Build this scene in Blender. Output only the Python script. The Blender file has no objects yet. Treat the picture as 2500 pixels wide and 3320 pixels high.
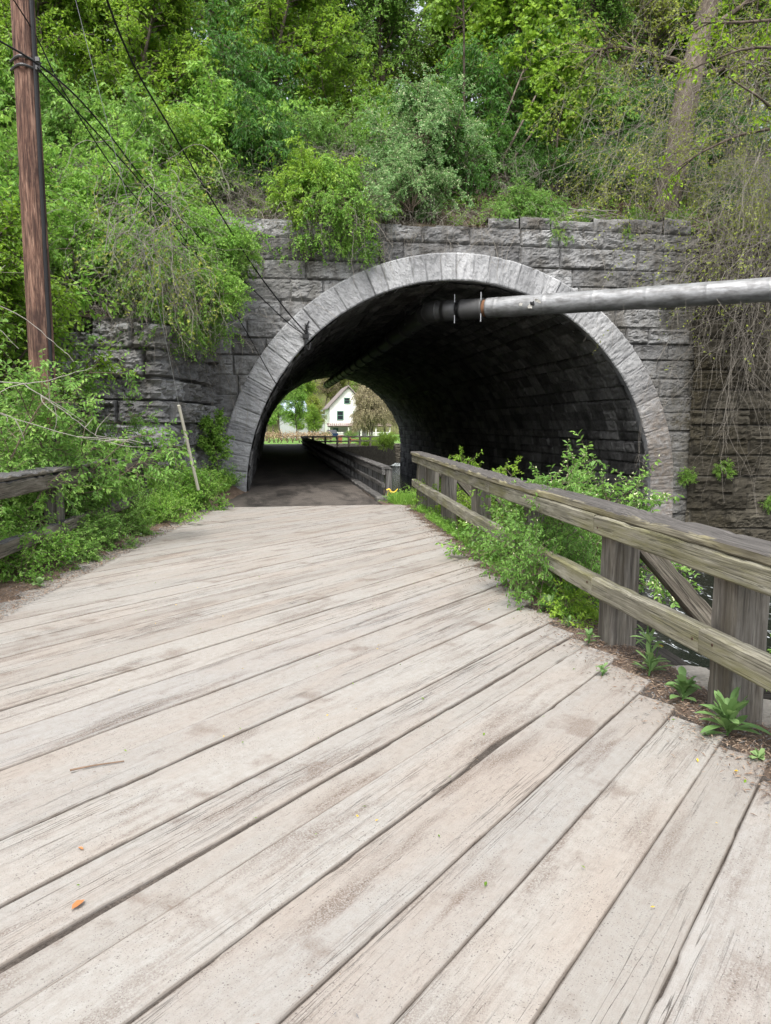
import bpy, math, random
import numpy as np
from mathutils import Vector, Matrix
random.seed(7)
sc = bpy.context.scene
COL = sc.collection
R = math.radians
PI = math.pi

# ------------------------------------------------------------------ noise
def _h(x, y, s):
    h = (x.astype(np.int64) * 374761393 + y.astype(np.int64) * 668265263 + int(s) * 1442695041) & 0xffffffff
    h = ((h ^ (h >> 13)) * 1274126177) & 0xffffffff
    return ((h ^ (h >> 16)) & 0xffffff) / float(0xffffff)
def vn(x, y, s=0):
    x = np.asarray(x, float); y = np.asarray(y, float)
    x, y = np.broadcast_arrays(x, y)
    xi = np.floor(x); yi = np.floor(y); fx = x - xi; fy = y - yi
    fx = fx * fx * (3 - 2 * fx); fy = fy * fy * (3 - 2 * fy)
    a = _h(xi, yi, s); b = _h(xi + 1, yi, s); c = _h(xi, yi + 1, s); d = _h(xi + 1, yi + 1, s)
    return (a * (1 - fx) + b * fx) * (1 - fy) + (c * (1 - fx) + d * fx) * fy
def fbm(x, y, s=0, o=4, g=.5):
    t = 0; a = 1; n = 0
    for k in range(o):
        t = t + a * vn(x * 2 ** k, y * 2 ** k, s + k * 17); n += a; a *= g
    return t / n
def sst(e, a, b):
    t = np.clip((e - a) / (b - a), 0, 1); return t * t * (3 - 2 * t)
def nrm(v):
    return v / np.maximum(np.linalg.norm(v, axis=-1, keepdims=True), 1e-9)

# ------------------------------------------------------------------ objects
def tag(o, label=None, cat=None, group=None, kind=None):
    if label: o['label'] = label
    if cat: o['category'] = cat
    if group: o['group'] = group
    if kind: o['kind'] = kind
    return o
def empty(name, loc, label, cat, group=None):
    o = bpy.data.objects.new(name, None); COL.objects.link(o); o.location = loc
    o.empty_display_size = .2
    return tag(o, label, cat, group)
def faces(F):
    if isinstance(F, np.ndarray): return [F] if len(F) else []
    if len(F) and isinstance(F[0], tuple):
        d = {}
        for f in F: d.setdefault(len(f), []).append(f)
        return [np.array(v, int) for v in d.values()]
    out = []
    for f in F: out += [np.asarray(f, int)] if len(f) else []
    return out
def mesh_data(name, V, F, mats, mi=None, attrs=None, smooth=False):
    V = np.asarray(V, float).reshape(-1, 3)
    Fs = faces(F)
    loops = np.concatenate([f.ravel() for f in Fs]); tot = np.concatenate([np.full(len(f), f.shape[1]) for f in Fs])
    start = np.concatenate([[0], np.cumsum(tot)[:-1]])
    me = bpy.data.meshes.new(name)
    me.vertices.add(len(V)); me.vertices.foreach_set('co', V.ravel().astype(np.float32))
    me.loops.add(len(loops)); me.loops.foreach_set('vertex_index', loops.astype(np.int32))
    me.polygons.add(len(tot)); me.polygons.foreach_set('loop_start', start.astype(np.int32))
    if smooth: me.polygons.foreach_set('use_smooth', np.ones(len(tot), bool))
    else: me.polygons.foreach_set('use_smooth', np.zeros(len(tot), bool))
    for m in (mats if isinstance(mats, (list, tuple)) else [mats]): me.materials.append(m)
    if mi is not None: me.polygons.foreach_set('material_index', np.asarray(mi, np.int32))
    for k, a in (attrs or {}).items():
        at = me.attributes.new(k, 'FLOAT', 'POINT'); at.data.foreach_set('value', np.asarray(a, np.float32).ravel())
    me.update(calc_edges=True)
    return me
def link(name, me, parent=None, loc=(0, 0, 0)):
    o = bpy.data.objects.new(name, me); COL.objects.link(o)
    if parent is not None: o.parent = parent
    o.location = loc
    return o
def wpos(o):
    v = Vector((0, 0, 0))
    while o is not None: v = v + o.location; o = o.parent
    return np.array(v)
def mesh(name, V, F, mats, parent=None, loc=None, **k):
    """world-space vertices; origin at the parent's base, or at loc"""
    V = np.asarray(V, float).reshape(-1, 3)
    if parent is not None: return link(name, mesh_data(name, V - wpos(parent), F, mats, **k), parent)
    loc = np.zeros(3) if loc is None else np.asarray(loc, float)
    return link(name, mesh_data(name, V - loc, F, mats, **k), None, tuple(loc))
class MB:
    def __init__(s): s.V = []; s.F = []; s.n = 0; s.A = []
    def add(s, V, F, a=0.):
        V = np.asarray(V, float).reshape(-1, 3)
        for f in faces(F): s.F.append(f + s.n)
        s.V.append(V); s.n += len(V); s.A.append(np.broadcast_to(np.asarray(a, float), (len(V),)))
        return s
    def box(s, x0, x1, y0, y1, z0, z1):
        V = [(x, y, z) for z in (z0, z1) for y in (y0, y1) for x in (x0, x1)]
        return s.add(V, [(0, 2, 3, 1), (4, 5, 7, 6), (0, 1, 5, 4), (2, 6, 7, 3), (0, 4, 6, 2), (1, 3, 7, 5)])
    def obj(s, name, mats, parent=None, loc=None, attr=None, smooth=False):
        V = np.concatenate(s.V)
        return mesh(name, V, s.F, mats, parent, loc, attrs={attr: np.concatenate(s.A)} if attr else None, smooth=smooth)
def gridF(n, m, wrap=False):
    i = np.arange(n - 1)[:, None]; j = np.arange(m if wrap else m - 1)[None]
    a = i * m + j; b = i * m + (j + 1) % m
    return np.stack([a, b, b + m, a + m], -1).reshape(-1, 4)
def tubes(P, Rr, sides=4, caps=False):
    P = np.asarray(P, float); Rr = np.asarray(Rr, float)
    N, K, _ = P.shape
    T = nrm(np.gradient(P, axis=1))
    ref = np.where(np.abs(nrm(P[:, -1] - P[:, 0])[:, 2:3]) > .8, np.array([[1., .13, 0]]), np.array([[0, 0, 1.]]))[:, None]
    n1 = nrm(np.cross(T, ref)); n2 = np.cross(T, n1)
    a = np.arange(sides) * 2 * PI / sides
    V = P[:, :, None] + Rr[:, :, None, None] * (np.cos(a)[None, None, :, None] * n1[:, :, None] + np.sin(a)[None, None, :, None] * n2[:, :, None])
    F = gridF(K, sides, True)[None] + (np.arange(N) * K * sides)[:, None, None]
    Fs = [F.reshape(-1, 4)]
    if caps:
        e = np.arange(sides)
        Fs.append(np.concatenate([np.arange(N)[:, None] * K * sides + e[None], np.arange(N)[:, None] * K * sides + (K - 1) * sides + e[None, ::-1]]))
    return V.reshape(-1, 3), Fs
def spline(pts, n):
    p = np.asarray(pts, float); m = len(p)
    q = np.concatenate([[2 * p[0] - p[1]], p, [2 * p[-1] - p[-2]]])
    t = np.linspace(0, m - 1 - 1e-6, n); i = t.astype(int); f = (t - i)[:, None]
    a, b, c, d = q[i], q[i + 1], q[i + 2], q[i + 3]
    return .5 * (2 * b + (c - a) * f + (2 * a - 5 * b + 4 * c - d) * f ** 2 + (3 * b - a - 3 * c + d) * f ** 3)
def tube1(pts, r0, r1=None, n=24, sides=6, jit=0, seed=0):
    P = spline(pts, n)
    if jit: P = P + jit * (np.random.default_rng(seed).random((n, 3)) - .5)
    return tubes(P[None], np.linspace(r0, r0 if r1 is None else r1, n)[None], sides, True)

# ------------------------------------------------------------------ materials
class NT:
    def __init__(s, name):
        s.m = bpy.data.materials.new(name); s.m.use_nodes = True; s.t = s.m.node_tree; s.t.nodes.clear()
        s.out = s.n('ShaderNodeOutputMaterial')
    def n(s, typ, **k):
        q = s.t.nodes.new(typ)
        for a, v in k.items():
            if a.startswith('i_'):
                key = a[2:].replace('_', ' '); key = int(key) if key.isdigit() else key
                s.set(q, key, v)
            else: setattr(q, a, v)
        return q
    def set(s, q, key, v):
        if isinstance(v, bpy.types.NodeSocket): s.t.links.new(v, q.inputs[key])
        else: q.inputs[key].default_value = v
    def co(s, kind='Object', scale=(1, 1, 1), rnd=True):
        v = s.n('ShaderNodeTexCoord').outputs[kind]
        if rnd:
            r = s.n('ShaderNodeObjectInfo').outputs['Random']
            mu = s.math('MULTIPLY', r, 41.)
            v = s.n('ShaderNodeVectorMath', operation='ADD', i_0=v, i_1=mu).outputs[0]
        return s.n('ShaderNodeMapping', i_Vector=v, i_Scale=scale).outputs[0]
    def noise(s, v, scale, detail=5, rough=.55, dist=0, w=None):
        k = dict(noise_dimensions='4D') if w is not None else {}
        q = s.n('ShaderNodeTexNoise', i_Vector=v, i_Scale=scale, i_Detail=detail, i_Roughness=rough, i_Distortion=dist, **k)
        if w is not None: s.set(q, 'W', w)
        return q.outputs[0]
    def math(s, op, a, b=0., c=None):
        q = s.n('ShaderNodeMath', operation=op, i_0=a, i_1=b)
        if c is not None: s.set(q, 2, c)
        return q.outputs[0]
    def rng(s, v, a, b, c=0., d=1.):
        q = s.n('ShaderNodeMapRange', i_0=v, i_1=a, i_2=b, i_3=c, i_4=d); return q.outputs[0]
    def ramp(s, v, stops):
        q = s.n('ShaderNodeValToRGB', i_0=v); e = q.color_ramp.elements
        while len(e) < len(stops): e.new(.5)
        for el, (p, c) in zip(e, stops): el.position = p; el.color = tuple(c) + (1,)
        return q.outputs[0]
    def mix(s, f, a, b, blend='MIX'):
        q = s.n('ShaderNodeMix', data_type='RGBA', blend_type=blend)
        s.set(q, 0, f)
        for i, v in ((6, a), (7, b)): s.set(q, i, v if isinstance(v, bpy.types.NodeSocket) else tuple(v) + (1,))
        return q.outputs[2]
    def attr(s, name): return s.n('ShaderNodeAttribute', attribute_name=name).outputs['Fac']
    def bump(s, h, strength=.5, dist=.01, prev=None):
        q = s.n('ShaderNodeBump', i_Strength=strength, i_Distance=dist, i_Height=h)
        if prev is not None: s.set(q, 'Normal', prev)
        return q.outputs[0]
    def done(s, col, rough=.8, normal=None, metal=0., spec=.3, trans=None, **k):
        b = s.n('ShaderNodeBsdfPrincipled')
        s.set(b, 'Base Color', col if isinstance(col, bpy.types.NodeSocket) else tuple(col) + (1,))
        s.set(b, 'Roughness', rough); s.set(b, 'Metallic', metal); s.set(b, 'Specular IOR Level', spec)
        if normal is not None: s.set(b, 'Normal', normal)
        o = b.outputs[0]
        if trans:
            tc, f = trans
            tr = s.n('ShaderNodeBsdfTranslucent'); s.set(tr, 'Color', tc)
            o = s.n('ShaderNodeMixShader', i_0=f, i_1=o, i_2=tr.outputs[0]).outputs[0]
        s.t.links.new(o, s.out.inputs[0]); return s.m

def m_leaf(name, c0, c1, c2, tr=.45, rough=.5):
    t = NT(name); a = t.attr('tint'); r = t.n('ShaderNodeObjectInfo').outputs['Random']
    f = t.math('ADD', a, t.rng(r, 0, 1, -.16, .16))
    c = t.ramp(f, [(.05, c0), (.5, c1), (.95, c2)])
    tc = t.mix(.35, c, (c2[0] * 1.2, c2[1] * 1.2, c2[2]))
    return t.done(c, rough, spec=.35, trans=(tc, tr))
def m_plain(name, c, rough=.7, metal=0., var=.25, sc_=6, spec=.3):
    t = NT(name); n = t.noise(t.co(), sc_, 6)
    col = t.mix(n, tuple(v * (1 - var) for v in c), tuple(v * (1 + var) for v in c))
    return t.done(col, rough, t.bump(n, .2, .01), metal, spec)
def m_wood(name, dark, mid, light, crack=.5, moss=None, top=None, ends=1.):
    """weathered timber; grain runs along the object's own X axis"""
    t = NT(name)
    g1 = t.noise(t.co(scale=(.8, 11, 11)), 1., 6, .62, 2.4)
    g2 = t.noise(t.co(scale=(2.2, 70, 70)), 1., 4, .6, .4)
    big = t.noise(t.co(scale=(1.2, 3, 3)), 1.1, 5, .6)
    c = t.ramp(g1, [(.28, dark), (.5, mid), (.72, light)])
    c = t.mix(t.rng(g2, .3, .7), c, t.mix(.45, c, dark), 'MIX')
    c = t.mix(t.rng(big, .5, .72, 0, .6), c, tuple(v * .55 for v in dark))
    if moss: c = t.mix(t.rng(t.noise(t.co(scale=(1, 5, 5)), 1.6, 6, .65), .46, .66, 0, .65), c, moss)
    ck = t.noise(t.co(scale=(.55, 34, 34)), 1., 3, .5, .5)
    ckm = t.rng(t.math('ABSOLUTE', t.math('SUBTRACT', ck, .5)), .004, .022, crack, 0)
    c = t.mix(ckm, c, tuple(v * .18 for v in dark))
    if top:
        nz = t.n('ShaderNodeSeparateXYZ', i_0=t.n('ShaderNodeNewGeometry').outputs['True Normal']).outputs[2]
        pt = t.math('ADD', nz, t.rng(big, .3, .7, -.35, .35))
        c = t.mix(t.rng(pt, .62, .72), c, t.mix(t.rng(g2, .35, .65), tuple(v * .6 for v in top), tuple(v * 1.5 for v in top)))
    hgt = t.math('SUBTRACT', t.math('ADD', t.math('MULTIPLY', g1, .6), t.math('MULTIPLY', g2, .4)), ckm)
    return t.done(c, .86, t.bump(hgt, .7, .012), spec=.2)

def m_stone(name, c0, c1, c2, joint, stain=(.03, .03, .028), st=.5, moss=(.058, .049, .03), streak=.6, bump=.7):
    t = NT(name); v = t.co(rnd=False)
    n1 = t.noise(v, 1.3, 7, .62); n2 = t.noise(v, 9, 6, .62); n3 = t.noise(v, 45, 4, .6)
    rnd = t.attr('rnd'); jo = t.attr('joint'); mo = t.attr('moss')
    f = t.math('ADD', t.math('MULTIPLY', rnd, .5), t.math('MULTIPLY', n2, .5))
    c = t.ramp(f, [(.22, c0), (.5, c1), (.78, c2)])
    c = t.mix(t.rng(n3, .35, .75, 0, .35), c, tuple(x * .5 for x in c0))
    vs = t.noise(t.n('ShaderNodeMapping', i_Vector=v, i_Scale=(4.5, 4.5, .35)).outputs[0], 1., 5, .6)
    c = t.mix(t.rng(vs, .5, .72, 0, streak), c, stain)
    c = t.mix(t.rng(n1, .5, .7, 0, st), c, stain)
    c = t.mix(t.math('MULTIPLY', mo, t.rng(n2, .3, .6, .35, .95)), c, moss)
    c = t.mix(t.math('MULTIPLY', jo, t.rng(n1, .35, .6, .9, .25)), c, joint)
    h = t.math('ADD', t.math('MULTIPLY', n2, .7), t.math('MULTIPLY', n3, .3))
    return t.done(c, .9, t.bump(h, bump, .03), spec=.2)

M = {}
M['leaf_honey'] = m_leaf('honeysuckle_leaf', (.07, .175, .03), (.17, .335, .065), (.31, .49, .11))
M['leaf_lime'] = m_leaf('lime_leaf', (.085, .18, .016), (.20, .35, .035), (.35, .51, .06))
M['leaf_weed'] = m_leaf('dusty_weed_leaf', (.07, .15, .04), (.15, .26, .085), (.26, .38, .15), .3, .65)
M['leaf_bright'] = m_leaf('bright_leaf', (.13, .25, .012), (.25, .42, .02), (.40, .56, .035))
M['leaf_dark'] = m_leaf('dark_and_shaded_leaf', (.03, .095, .015), (.07, .19, .028), (.13, .29, .045))  # dark green leaf, also used as painted shade on the slope
M['leaf_pale'] = m_leaf('pale_leaf', (.09, .21, .06), (.20, .37, .13), (.38, .54, .25))
M['leaf_olive'] = m_leaf('olive_leaf', (.13, .17, .025), (.26, .32, .05), (.42, .47, .09))
M['leaf_herb'] = m_leaf('herb_leaf', (.08, .21, .025), (.19, .375, .055), (.34, .53, .10))
M['leaf_buff'] = m_leaf('buff_leaf', (.22, .19, .10), (.36, .31, .18), (.50, .45, .27), .3)
M['leaf_vine'] = m_leaf('vine_leaf', (.20, .12, .07), (.36, .24, .15), (.55, .42, .28), .3)
M['petal'] = m_plain('cream_petal', (.66, .68, .42), .6, var=.12)
M['petal_white'] = m_plain('white_petal', (.8, .8, .78), .6, var=.08)
M['petal_yellow'] = m_plain('yellow_petal', (.55, .37, .015), .6, var=.12)
M['twig'] = m_plain('twig_bark', (.13, .10, .075), .9, var=.45, sc_=3)
M['vine_bark'] = m_plain('dry_vine_bark', (.21, .19, .162), .9, var=.5, sc_=1.2)
M['bare'] = m_plain('pale_bare_bark', (.25, .235, .205), .9, var=.35, sc_=8)
def m_bark(name, c0, c1):
    t = NT(name); v = t.co(scale=(7, 7, 1.1), rnd=False)
    n = t.noise(v, 1.6, 6, .65, .6); b = t.noise(t.co(rnd=False), .8, 4)
    c = t.ramp(n, [(.3, c0), (.65, c1)]); c = t.mix(t.rng(b, .45, .7, 0, .4), c, tuple(x * .6 for x in c0))
    return t.done(c, .92, t.bump(n, 1., .04), spec=.15)
M['bark'] = m_bark('grey_brown_bark', (.045, .036, .028), (.17, .14, .11))
M['wood_fence'] = m_wood('weathered_fence_timber', (.10, .094, .07), (.265, .25, .195), (.41, .395, .325), .55, (.15, .145, .055))
M['wood_cap'] = m_wood('weathered_cap_timber', (.10, .09, .06), (.26, .24, .175), (.40, .375, .29), .5, (.24, .215, .10), top=(.082, .076, .070))
M['wood_post'] = m_wood('weathered_post_timber', (.060, .052, .045), (.195, .180, .156), (.37, .35, .30), .35, (.10, .085, .06))
M['wood_old'] = m_wood('old_dark_timber', (.055, .046, .038), (.17, .15, .12), (.33, .305, .265), .6, (.07, .07, .05), top=(.08, .078, .078))
M['wood_tunnel'] = m_wood('grey_tunnel_timber', (.05, .048, .045), (.12, .115, .11), (.20, .195, .185), .5)
M['wood_black'] = m_wood('wet_black_timber', (.012, .011, .010), (.03, .027, .024), (.06, .055, .05), .5)
def m_pole():
    t = NT('creosoted_pole_wood')
    a = t.noise(t.co(scale=(1.0, 20, 20), rnd=False), 1.4, 6, .72, 1.6); b = t.noise(t.co(scale=(1, 1.8, 1.8), rnd=False), 1.2, 5, .65)
    d = t.noise(t.co(scale=(2.2, 34, 34), rnd=False), 1.2, 4, .6, .6)
    c = t.ramp(a, [(.36, (.02, .011, .009)), (.48, (.13, .07, .05)), (.66, (.33, .21, .15))])
    c = t.mix(t.rng(d, .5, .62, 0, .85), c, (.05, .028, .022)); c = t.mix(t.rng(b, .52, .66, 0, .8), c, (.035, .02, .017))
    return t.done(c, .8, t.bump(t.math('ADD', a, d), .9, .02), spec=.25)
M['pole'] = m_pole()
def m_deck():
    t = NT('worn_bridge_planks'); w = t.math('MULTIPLY', t.attr('rnd'), 60.)
    def N(s, sc_, de=5, ro=.58, di=0.): return t.noise(t.co(scale=s, rnd=False), sc_, de, ro, di, w)
    iso = t.co(rnd=False)
    g = N((1.6, 34, 4), 1., 6, .66, .8); f = N((9, 190, 4), 1., 4, .65, .2); big = N((.6, 2.0, 1), 1., 6, .62); fine = t.noise(iso, 240, 3, .7); mid = t.noise(iso, 22, 6, .7)
    c = t.ramp(t.attr('rnd'), [(0, (.250, .236, .214)), (.3, (.315, .304, .280)), (.6, (.275, .266, .248)), (.8, (.322, .304, .276)), (1, (.29, .282, .266))])
    c = t.mix(t.rng(g, .32, .60, .22, 0), c, (.24, .205, .18))
    c = t.mix(t.rng(f, .52, .7, 0, .35), c, (.19, .165, .14))
    c = t.mix(t.rng(big, .46, .66, 0, .5), c, (.29, .235, .19))
    c = t.mix(t.rng(mid, .42, .68, 0, .45), c, (.215, .185, .16)); c = t.mix(t.rng(fine, .5, .72, 0, .6), c, (.17, .165, .145))
    ck = N((.5, 30, 4), 1., 4, .6, .35); m1 = t.rng(t.math('ABSOLUTE', t.math('SUBTRACT', ck, .5)), .0015, .010, 1, 0)
    on = t.rng(N((.5, 4.2, 3), 1., 3), .50, .60); m1 = t.math('MULTIPLY', m1, on)
    c = t.mix(t.math('MULTIPLY', m1, .75), c, (.06, .05, .042))
    k2 = N((13, 240, 6), 1., 2, .5, .2); m2 = t.math('MULTIPLY', t.rng(k2, .66, .78), t.rng(big, .40, .6))
    c = t.mix(t.math('MULTIPLY', m2, .5), c, (.085, .07, .06))
    d1 = N((1.0, 6.5, 2), 1., 5, .65); sp = t.noise(iso, 150, 3, .75)
    md = t.math('MULTIPLY', t.rng(d1, .52, .64), t.rng(sp, .40, .56)); c = t.mix(t.math('MULTIPLY', md, .8), c, (.115, .085, .068))
    blot = t.noise(iso, 2.3, 5, .6); c = t.mix(t.math('MULTIPLY', t.rng(blot, .60, .68), t.rng(sp, .35, .6, .15, .7)), c, (.13, .095, .075))
    sel = t.noise(iso, 5, 4, .6)
    for scl, r in ((46., .15), (110., .2)):
        vo = t.n('ShaderNodeTexVoronoi', i_Vector=iso, i_Scale=scl).outputs['Distance']
        m3 = t.math('MULTIPLY', t.rng(vo, r * .7, r * 1.15, 1, 0), t.rng(sel, .40, .54)); c = t.mix(t.math('MULTIPLY', m3, .75), c, (.09, .078, .072))
    ed = t.attr('edge'); c = t.mix(t.math('MULTIPLY', ed, t.rng(sel, .3, .6, .2, .7)), c, (.13, .105, .085))
    h = t.math('SUBTRACT', t.math('ADD', t.math('MULTIPLY', g, .35), t.math('ADD', t.math('MULTIPLY', f, .4), t.math('MULTIPLY', mid, .35))), t.math('ADD', m1, m2))
    return t.done(c, .9, t.bump(h, .8, .006), spec=.12)
M['deck'] = m_deck()
def m_soil(name, c0, c1, c2, s=7):
    t = NT(name); v = t.co(rnd=False); a = t.noise(v, s, 8, .7); b = t.noise(v, s * 9, 5, .7)
    c = t.ramp(t.math('ADD', t.math('MULTIPLY', a, .5), t.math('MULTIPLY', b, .5)), [(.32, c0), (.5, c1), (.68, c2)])
    return t.done(c, .95, t.bump(b, .8, .02), spec=.1)
M['soil'] = m_soil('chip_strewn_soil', (.07, .05, .035), (.16, .115, .085), (.30, .22, .165))
M['hill'] = m_soil('leaf_strewn_slope', (.03, .025, .017), (.075, .06, .04), (.16, .125, .085), 3)
M['mud'] = m_soil('dark_bank_mud', (.015, .014, .012), (.035, .032, .026), (.07, .063, .05), 4)
M['grit'] = m_soil('packed_grit', (.035, .03, .026), (.085, .072, .062), (.17, .145, .125), 9)
M['bank'] = m_soil('brown_bank_soil', (.05, .037, .027), (.105, .078, .06), (.18, .14, .11), 5)
M['far_wood'] = m_soil('wooded_slope_ground', (.05, .06, .02), (.10, .11, .04), (.17, .16, .08), .6)
M['lawn'] = m_soil('mown_lawn', (.07, .14, .03), (.12, .215, .05), (.18, .29, .08), 2)
def m_asphalt():
    t = NT('patched_asphalt'); a = t.noise(t.co(scale=(1.3, .45, 1), rnd=False), 1., 7, .72, .3); b = t.noise(t.co(rnd=False), 55, 4, .75); d = t.noise(t.co(rnd=False), 6, 6, .7)
    c = t.mix(b, (.062, .054, .047), (.14, .122, .106)); c = t.mix(t.rng(d, .4, .7, 0, .5), c, (.05, .042, .036)); w = t.rng(a, .46, .62)
    c = t.mix(t.math('MULTIPLY', w, .85), c, (.014, .013, .012))
    return t.done(c, t.rng(w, 0, 1, .92, .62), t.bump(t.math('ADD', b, d), .5, .012), spec=.25)
M['asphalt'] = m_asphalt()
M['stone'] = m_stone('grey_limestone', (.105, .104, .104), (.225, .225, .224), (.36, .362, .364), (.16, .158, .155), stain=(.055, .047, .036), st=.75, streak=.6, bump=.9)
M['stone_ring'] = m_stone('dressed_ring_stone', (.23, .233, .238), (.335, .338, .343), (.43, .433, .437), (.05, .05, .05), st=.25, streak=.25, bump=.8, moss=(.12, .085, .05))
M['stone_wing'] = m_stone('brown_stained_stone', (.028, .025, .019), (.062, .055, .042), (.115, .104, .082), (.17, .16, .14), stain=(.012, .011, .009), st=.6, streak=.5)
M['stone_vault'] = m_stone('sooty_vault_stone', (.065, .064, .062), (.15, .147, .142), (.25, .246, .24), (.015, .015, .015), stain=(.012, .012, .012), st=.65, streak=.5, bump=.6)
M['metal'] = (lambda t: t.done(t.mix(t.rng(t.noise(t.co(scale=(1.5, 1.5, 6), rnd=False), 1.6, 6, .65), .4, .72), (.30, .305, .31), (.11, .108, .105)),
      t.rng(t.noise(t.co(rnd=False), 5, 5), .3, .7, .48, .75), t.bump(t.noise(t.co(rnd=False), 7, 3), .35, .03), .6, .4))(NT('dull_metal_jacket'))
M['metal_dark'] = m_plain('dirty_dark_metal', (.10, .10, .10), .55, .6)
M['rust'] = m_plain('rusty_iron', (.17, .085, .045), .9, .1, .5, 9)
M['rust_dark'] = m_plain('dark_rusty_iron', (.06, .035, .025), .9, .1, .5, 9)
M['black'] = m_plain('black_rubber', (.012, .012, .013), .5)
M['steel'] = m_plain('galvanised_steel', (.38, .39, .40), .45, .8)
M['guard'] = m_plain('pale_guard_plastic', (.42, .40, .33), .6)
M['paper'] = m_plain('torn_liner', (.62, .60, .55), .8)
M['yellow'] = m_plain('yellow_tape', (.62, .43, .04), .5)
M['litter_a'] = m_plain('tan_litter', (.27, .205, .15), .9, var=.5, sc_=20)
M['litter_b'] = m_plain('brown_litter', (.17, .115, .08), .9, var=.5, sc_=20)
M['litter_c'] = m_plain('orange_leaf', (.36, .15, .055), .8, var=.25, sc_=20)
M['pebble'] = m_plain('grey_pebble', (.16, .155, .15), .85, var=.5, sc_=9)
M['white'] = m_plain('white_clapboard', (.80, .79, .74), .7, var=.05)
M['green_trim'] = m_plain('green_trim', (.10, .20, .15), .6)
M['brown_trim'] = m_plain('brown_trim', (.19, .12, .07), .7)
M['glass'] = m_plain('dark_window_glass', (.02, .025, .03), .08, spec=.6)
M['roof_grey'] = m_plain('grey_shingle', (.20, .17, .16), .9)
M['roof_red'] = m_plain('red_brown_roof', (.21, .155, .14), .85)
M['roof_blue'] = m_plain('pale_metal_roof', (.42, .50, .58), .4, .3)
M['siding'] = m_plain('grey_siding', (.36, .37, .37), .8)
M['car'] = m_plain('dark_blue_paint', (.02, .04, .10), .25, .3)
M['red_paint'] = m_plain('faded_red_paint', (.24, .09, .05), .7)
def m_water(foam):
    t = NT('creek_water' if not foam else 'foaming_water'); v = t.co(rnd=False)
    a = t.noise(t.n('ShaderNodeMapping', i_Vector=v, i_Scale=(2.6, 1.4, 1)).outputs[0], 1.6, 6, .62, .9); b = t.noise(v, 9, 4, .6, .8)
    fm = t.noise(t.n('ShaderNodeMapping', i_Vector=v, i_Scale=(3.4, 1.2, 1)).outputs[0], 1.5, 7, .72, 1.2)
    f = t.rng(fm, .56, .64) if not foam else t.rng(fm, .35, .5)
    f = t.math('MULTIPLY', f, t.rng(b, .4, .6, .2, 1))
    if not foam: f = t.math('MULTIPLY', f, t.rng(t.n('ShaderNodeSeparateXYZ', i_0=v).outputs[1], 15, 22, 1, 0))
    c = t.mix(f, (.007, .010, .007), (.62, .66, .68) if not foam else (.36, .39, .39))
    return t.done(c, t.rng(f, 0, 1, .06, .7), t.bump(t.math('ADD', a, t.math('MULTIPLY', b, .35)), 1., .03), spec=.14)
M['water'] = m_water(False); M['foam'] = m_water(True)
M['rock'] = m_stone('bank_rock', (.07, .068, .062), (.15, .145, .135), (.24, .235, .22), (.1, .1, .1), st=.4)
M['slab'] = m_stone('pale_broken_slab', (.10, .095, .085), (.17, .16, .145), (.25, .24, .22), (.1, .1, .1), st=.35)

# ------------------------------------------------------------------ ground
EDGE = lambda y: np.interp(y, [-6, 3, 6.8, 9.7, 14.3, 16.5, 18.6], [-2.9, -2.6, -2.4, -2.0, -1.25, -.95, -.62])     # left edge of the boards
REDGE = lambda y: np.interp(y, [-6, 3, 6, 11.7, 14.4], [2.18, 2.22, 2.26, 2.44, 2.54])
def ground_z(x, y):
    x = np.asarray(x, float); y = np.asarray(y, float)
    n = fbm(x * .5, y * .5, 3); n2 = fbm(x * 3, y * 3, 9)
    low = -.05 + sst(EDGE(y) - x, -.03, .14) * (.055 + .03 * n2) + np.clip(EDGE(y) - .5 - x, 0, 3) * (.16 + .25 * n) + np.clip(EDGE(y) - 4 - x, 0, 40) * .45
    mid = 3.35 + np.clip(y - 14.9, 0, 9) * .72 + np.clip(-x - 2.6, 0, 40) * .26 + (n - .5) * .6
    emb = 6.25 + .03 * np.clip(x, -3, 12) + np.clip(y - 18.6, 0, 9.2) * .56 + (n - .5) * .7 * sst(y, 18.6, 20) - np.clip(y - 44, 0, 14) * .36
    emb = emb + np.clip(x - 12, 0, 30) * .05 + np.clip(-x - 2, 0, 30) * .08
    z = np.where(y < 14.85, low, np.where((y < 18.7) & (x < 2), mid, emb))
    return z
def heightfield(name, x0, x1, y0, y1, d, mat, kind='structure', fn=ground_z):
    nx = int((x1 - x0) / d) + 1; ny = int((y1 - y0) / d) + 1
    X, Y = np.meshgrid(np.linspace(x0, x1, nx), np.linspace(y0, y1, ny)); Z = fn(X, Y)
    o = mesh(name, np.stack([X, Y, Z], -1), gridF(ny, nx), mat, smooth=True); o['kind'] = kind; return o
heightfield('roadside_bank', -30, -.95, -8, 14.84, .12, M['soil'])
heightfield('verge', -2.2, -.56, 14.84, 18.5, .12, M['soil'], fn=lambda x, y: -.055 + sst(EDGE(y) - x, -.03, .5) * (.14 + .2 * fbm(x * 3, y * 3, 9)))
heightfield('upper_bank', -30, -1.75, 14.87, 18.72, .2, M['hill'], fn=lambda x, y: ground_z(x, np.maximum(y, 14.9)))
heightfield('hillside', -45, 50, 18.72, 56.6, .4, M['hill'])

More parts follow.
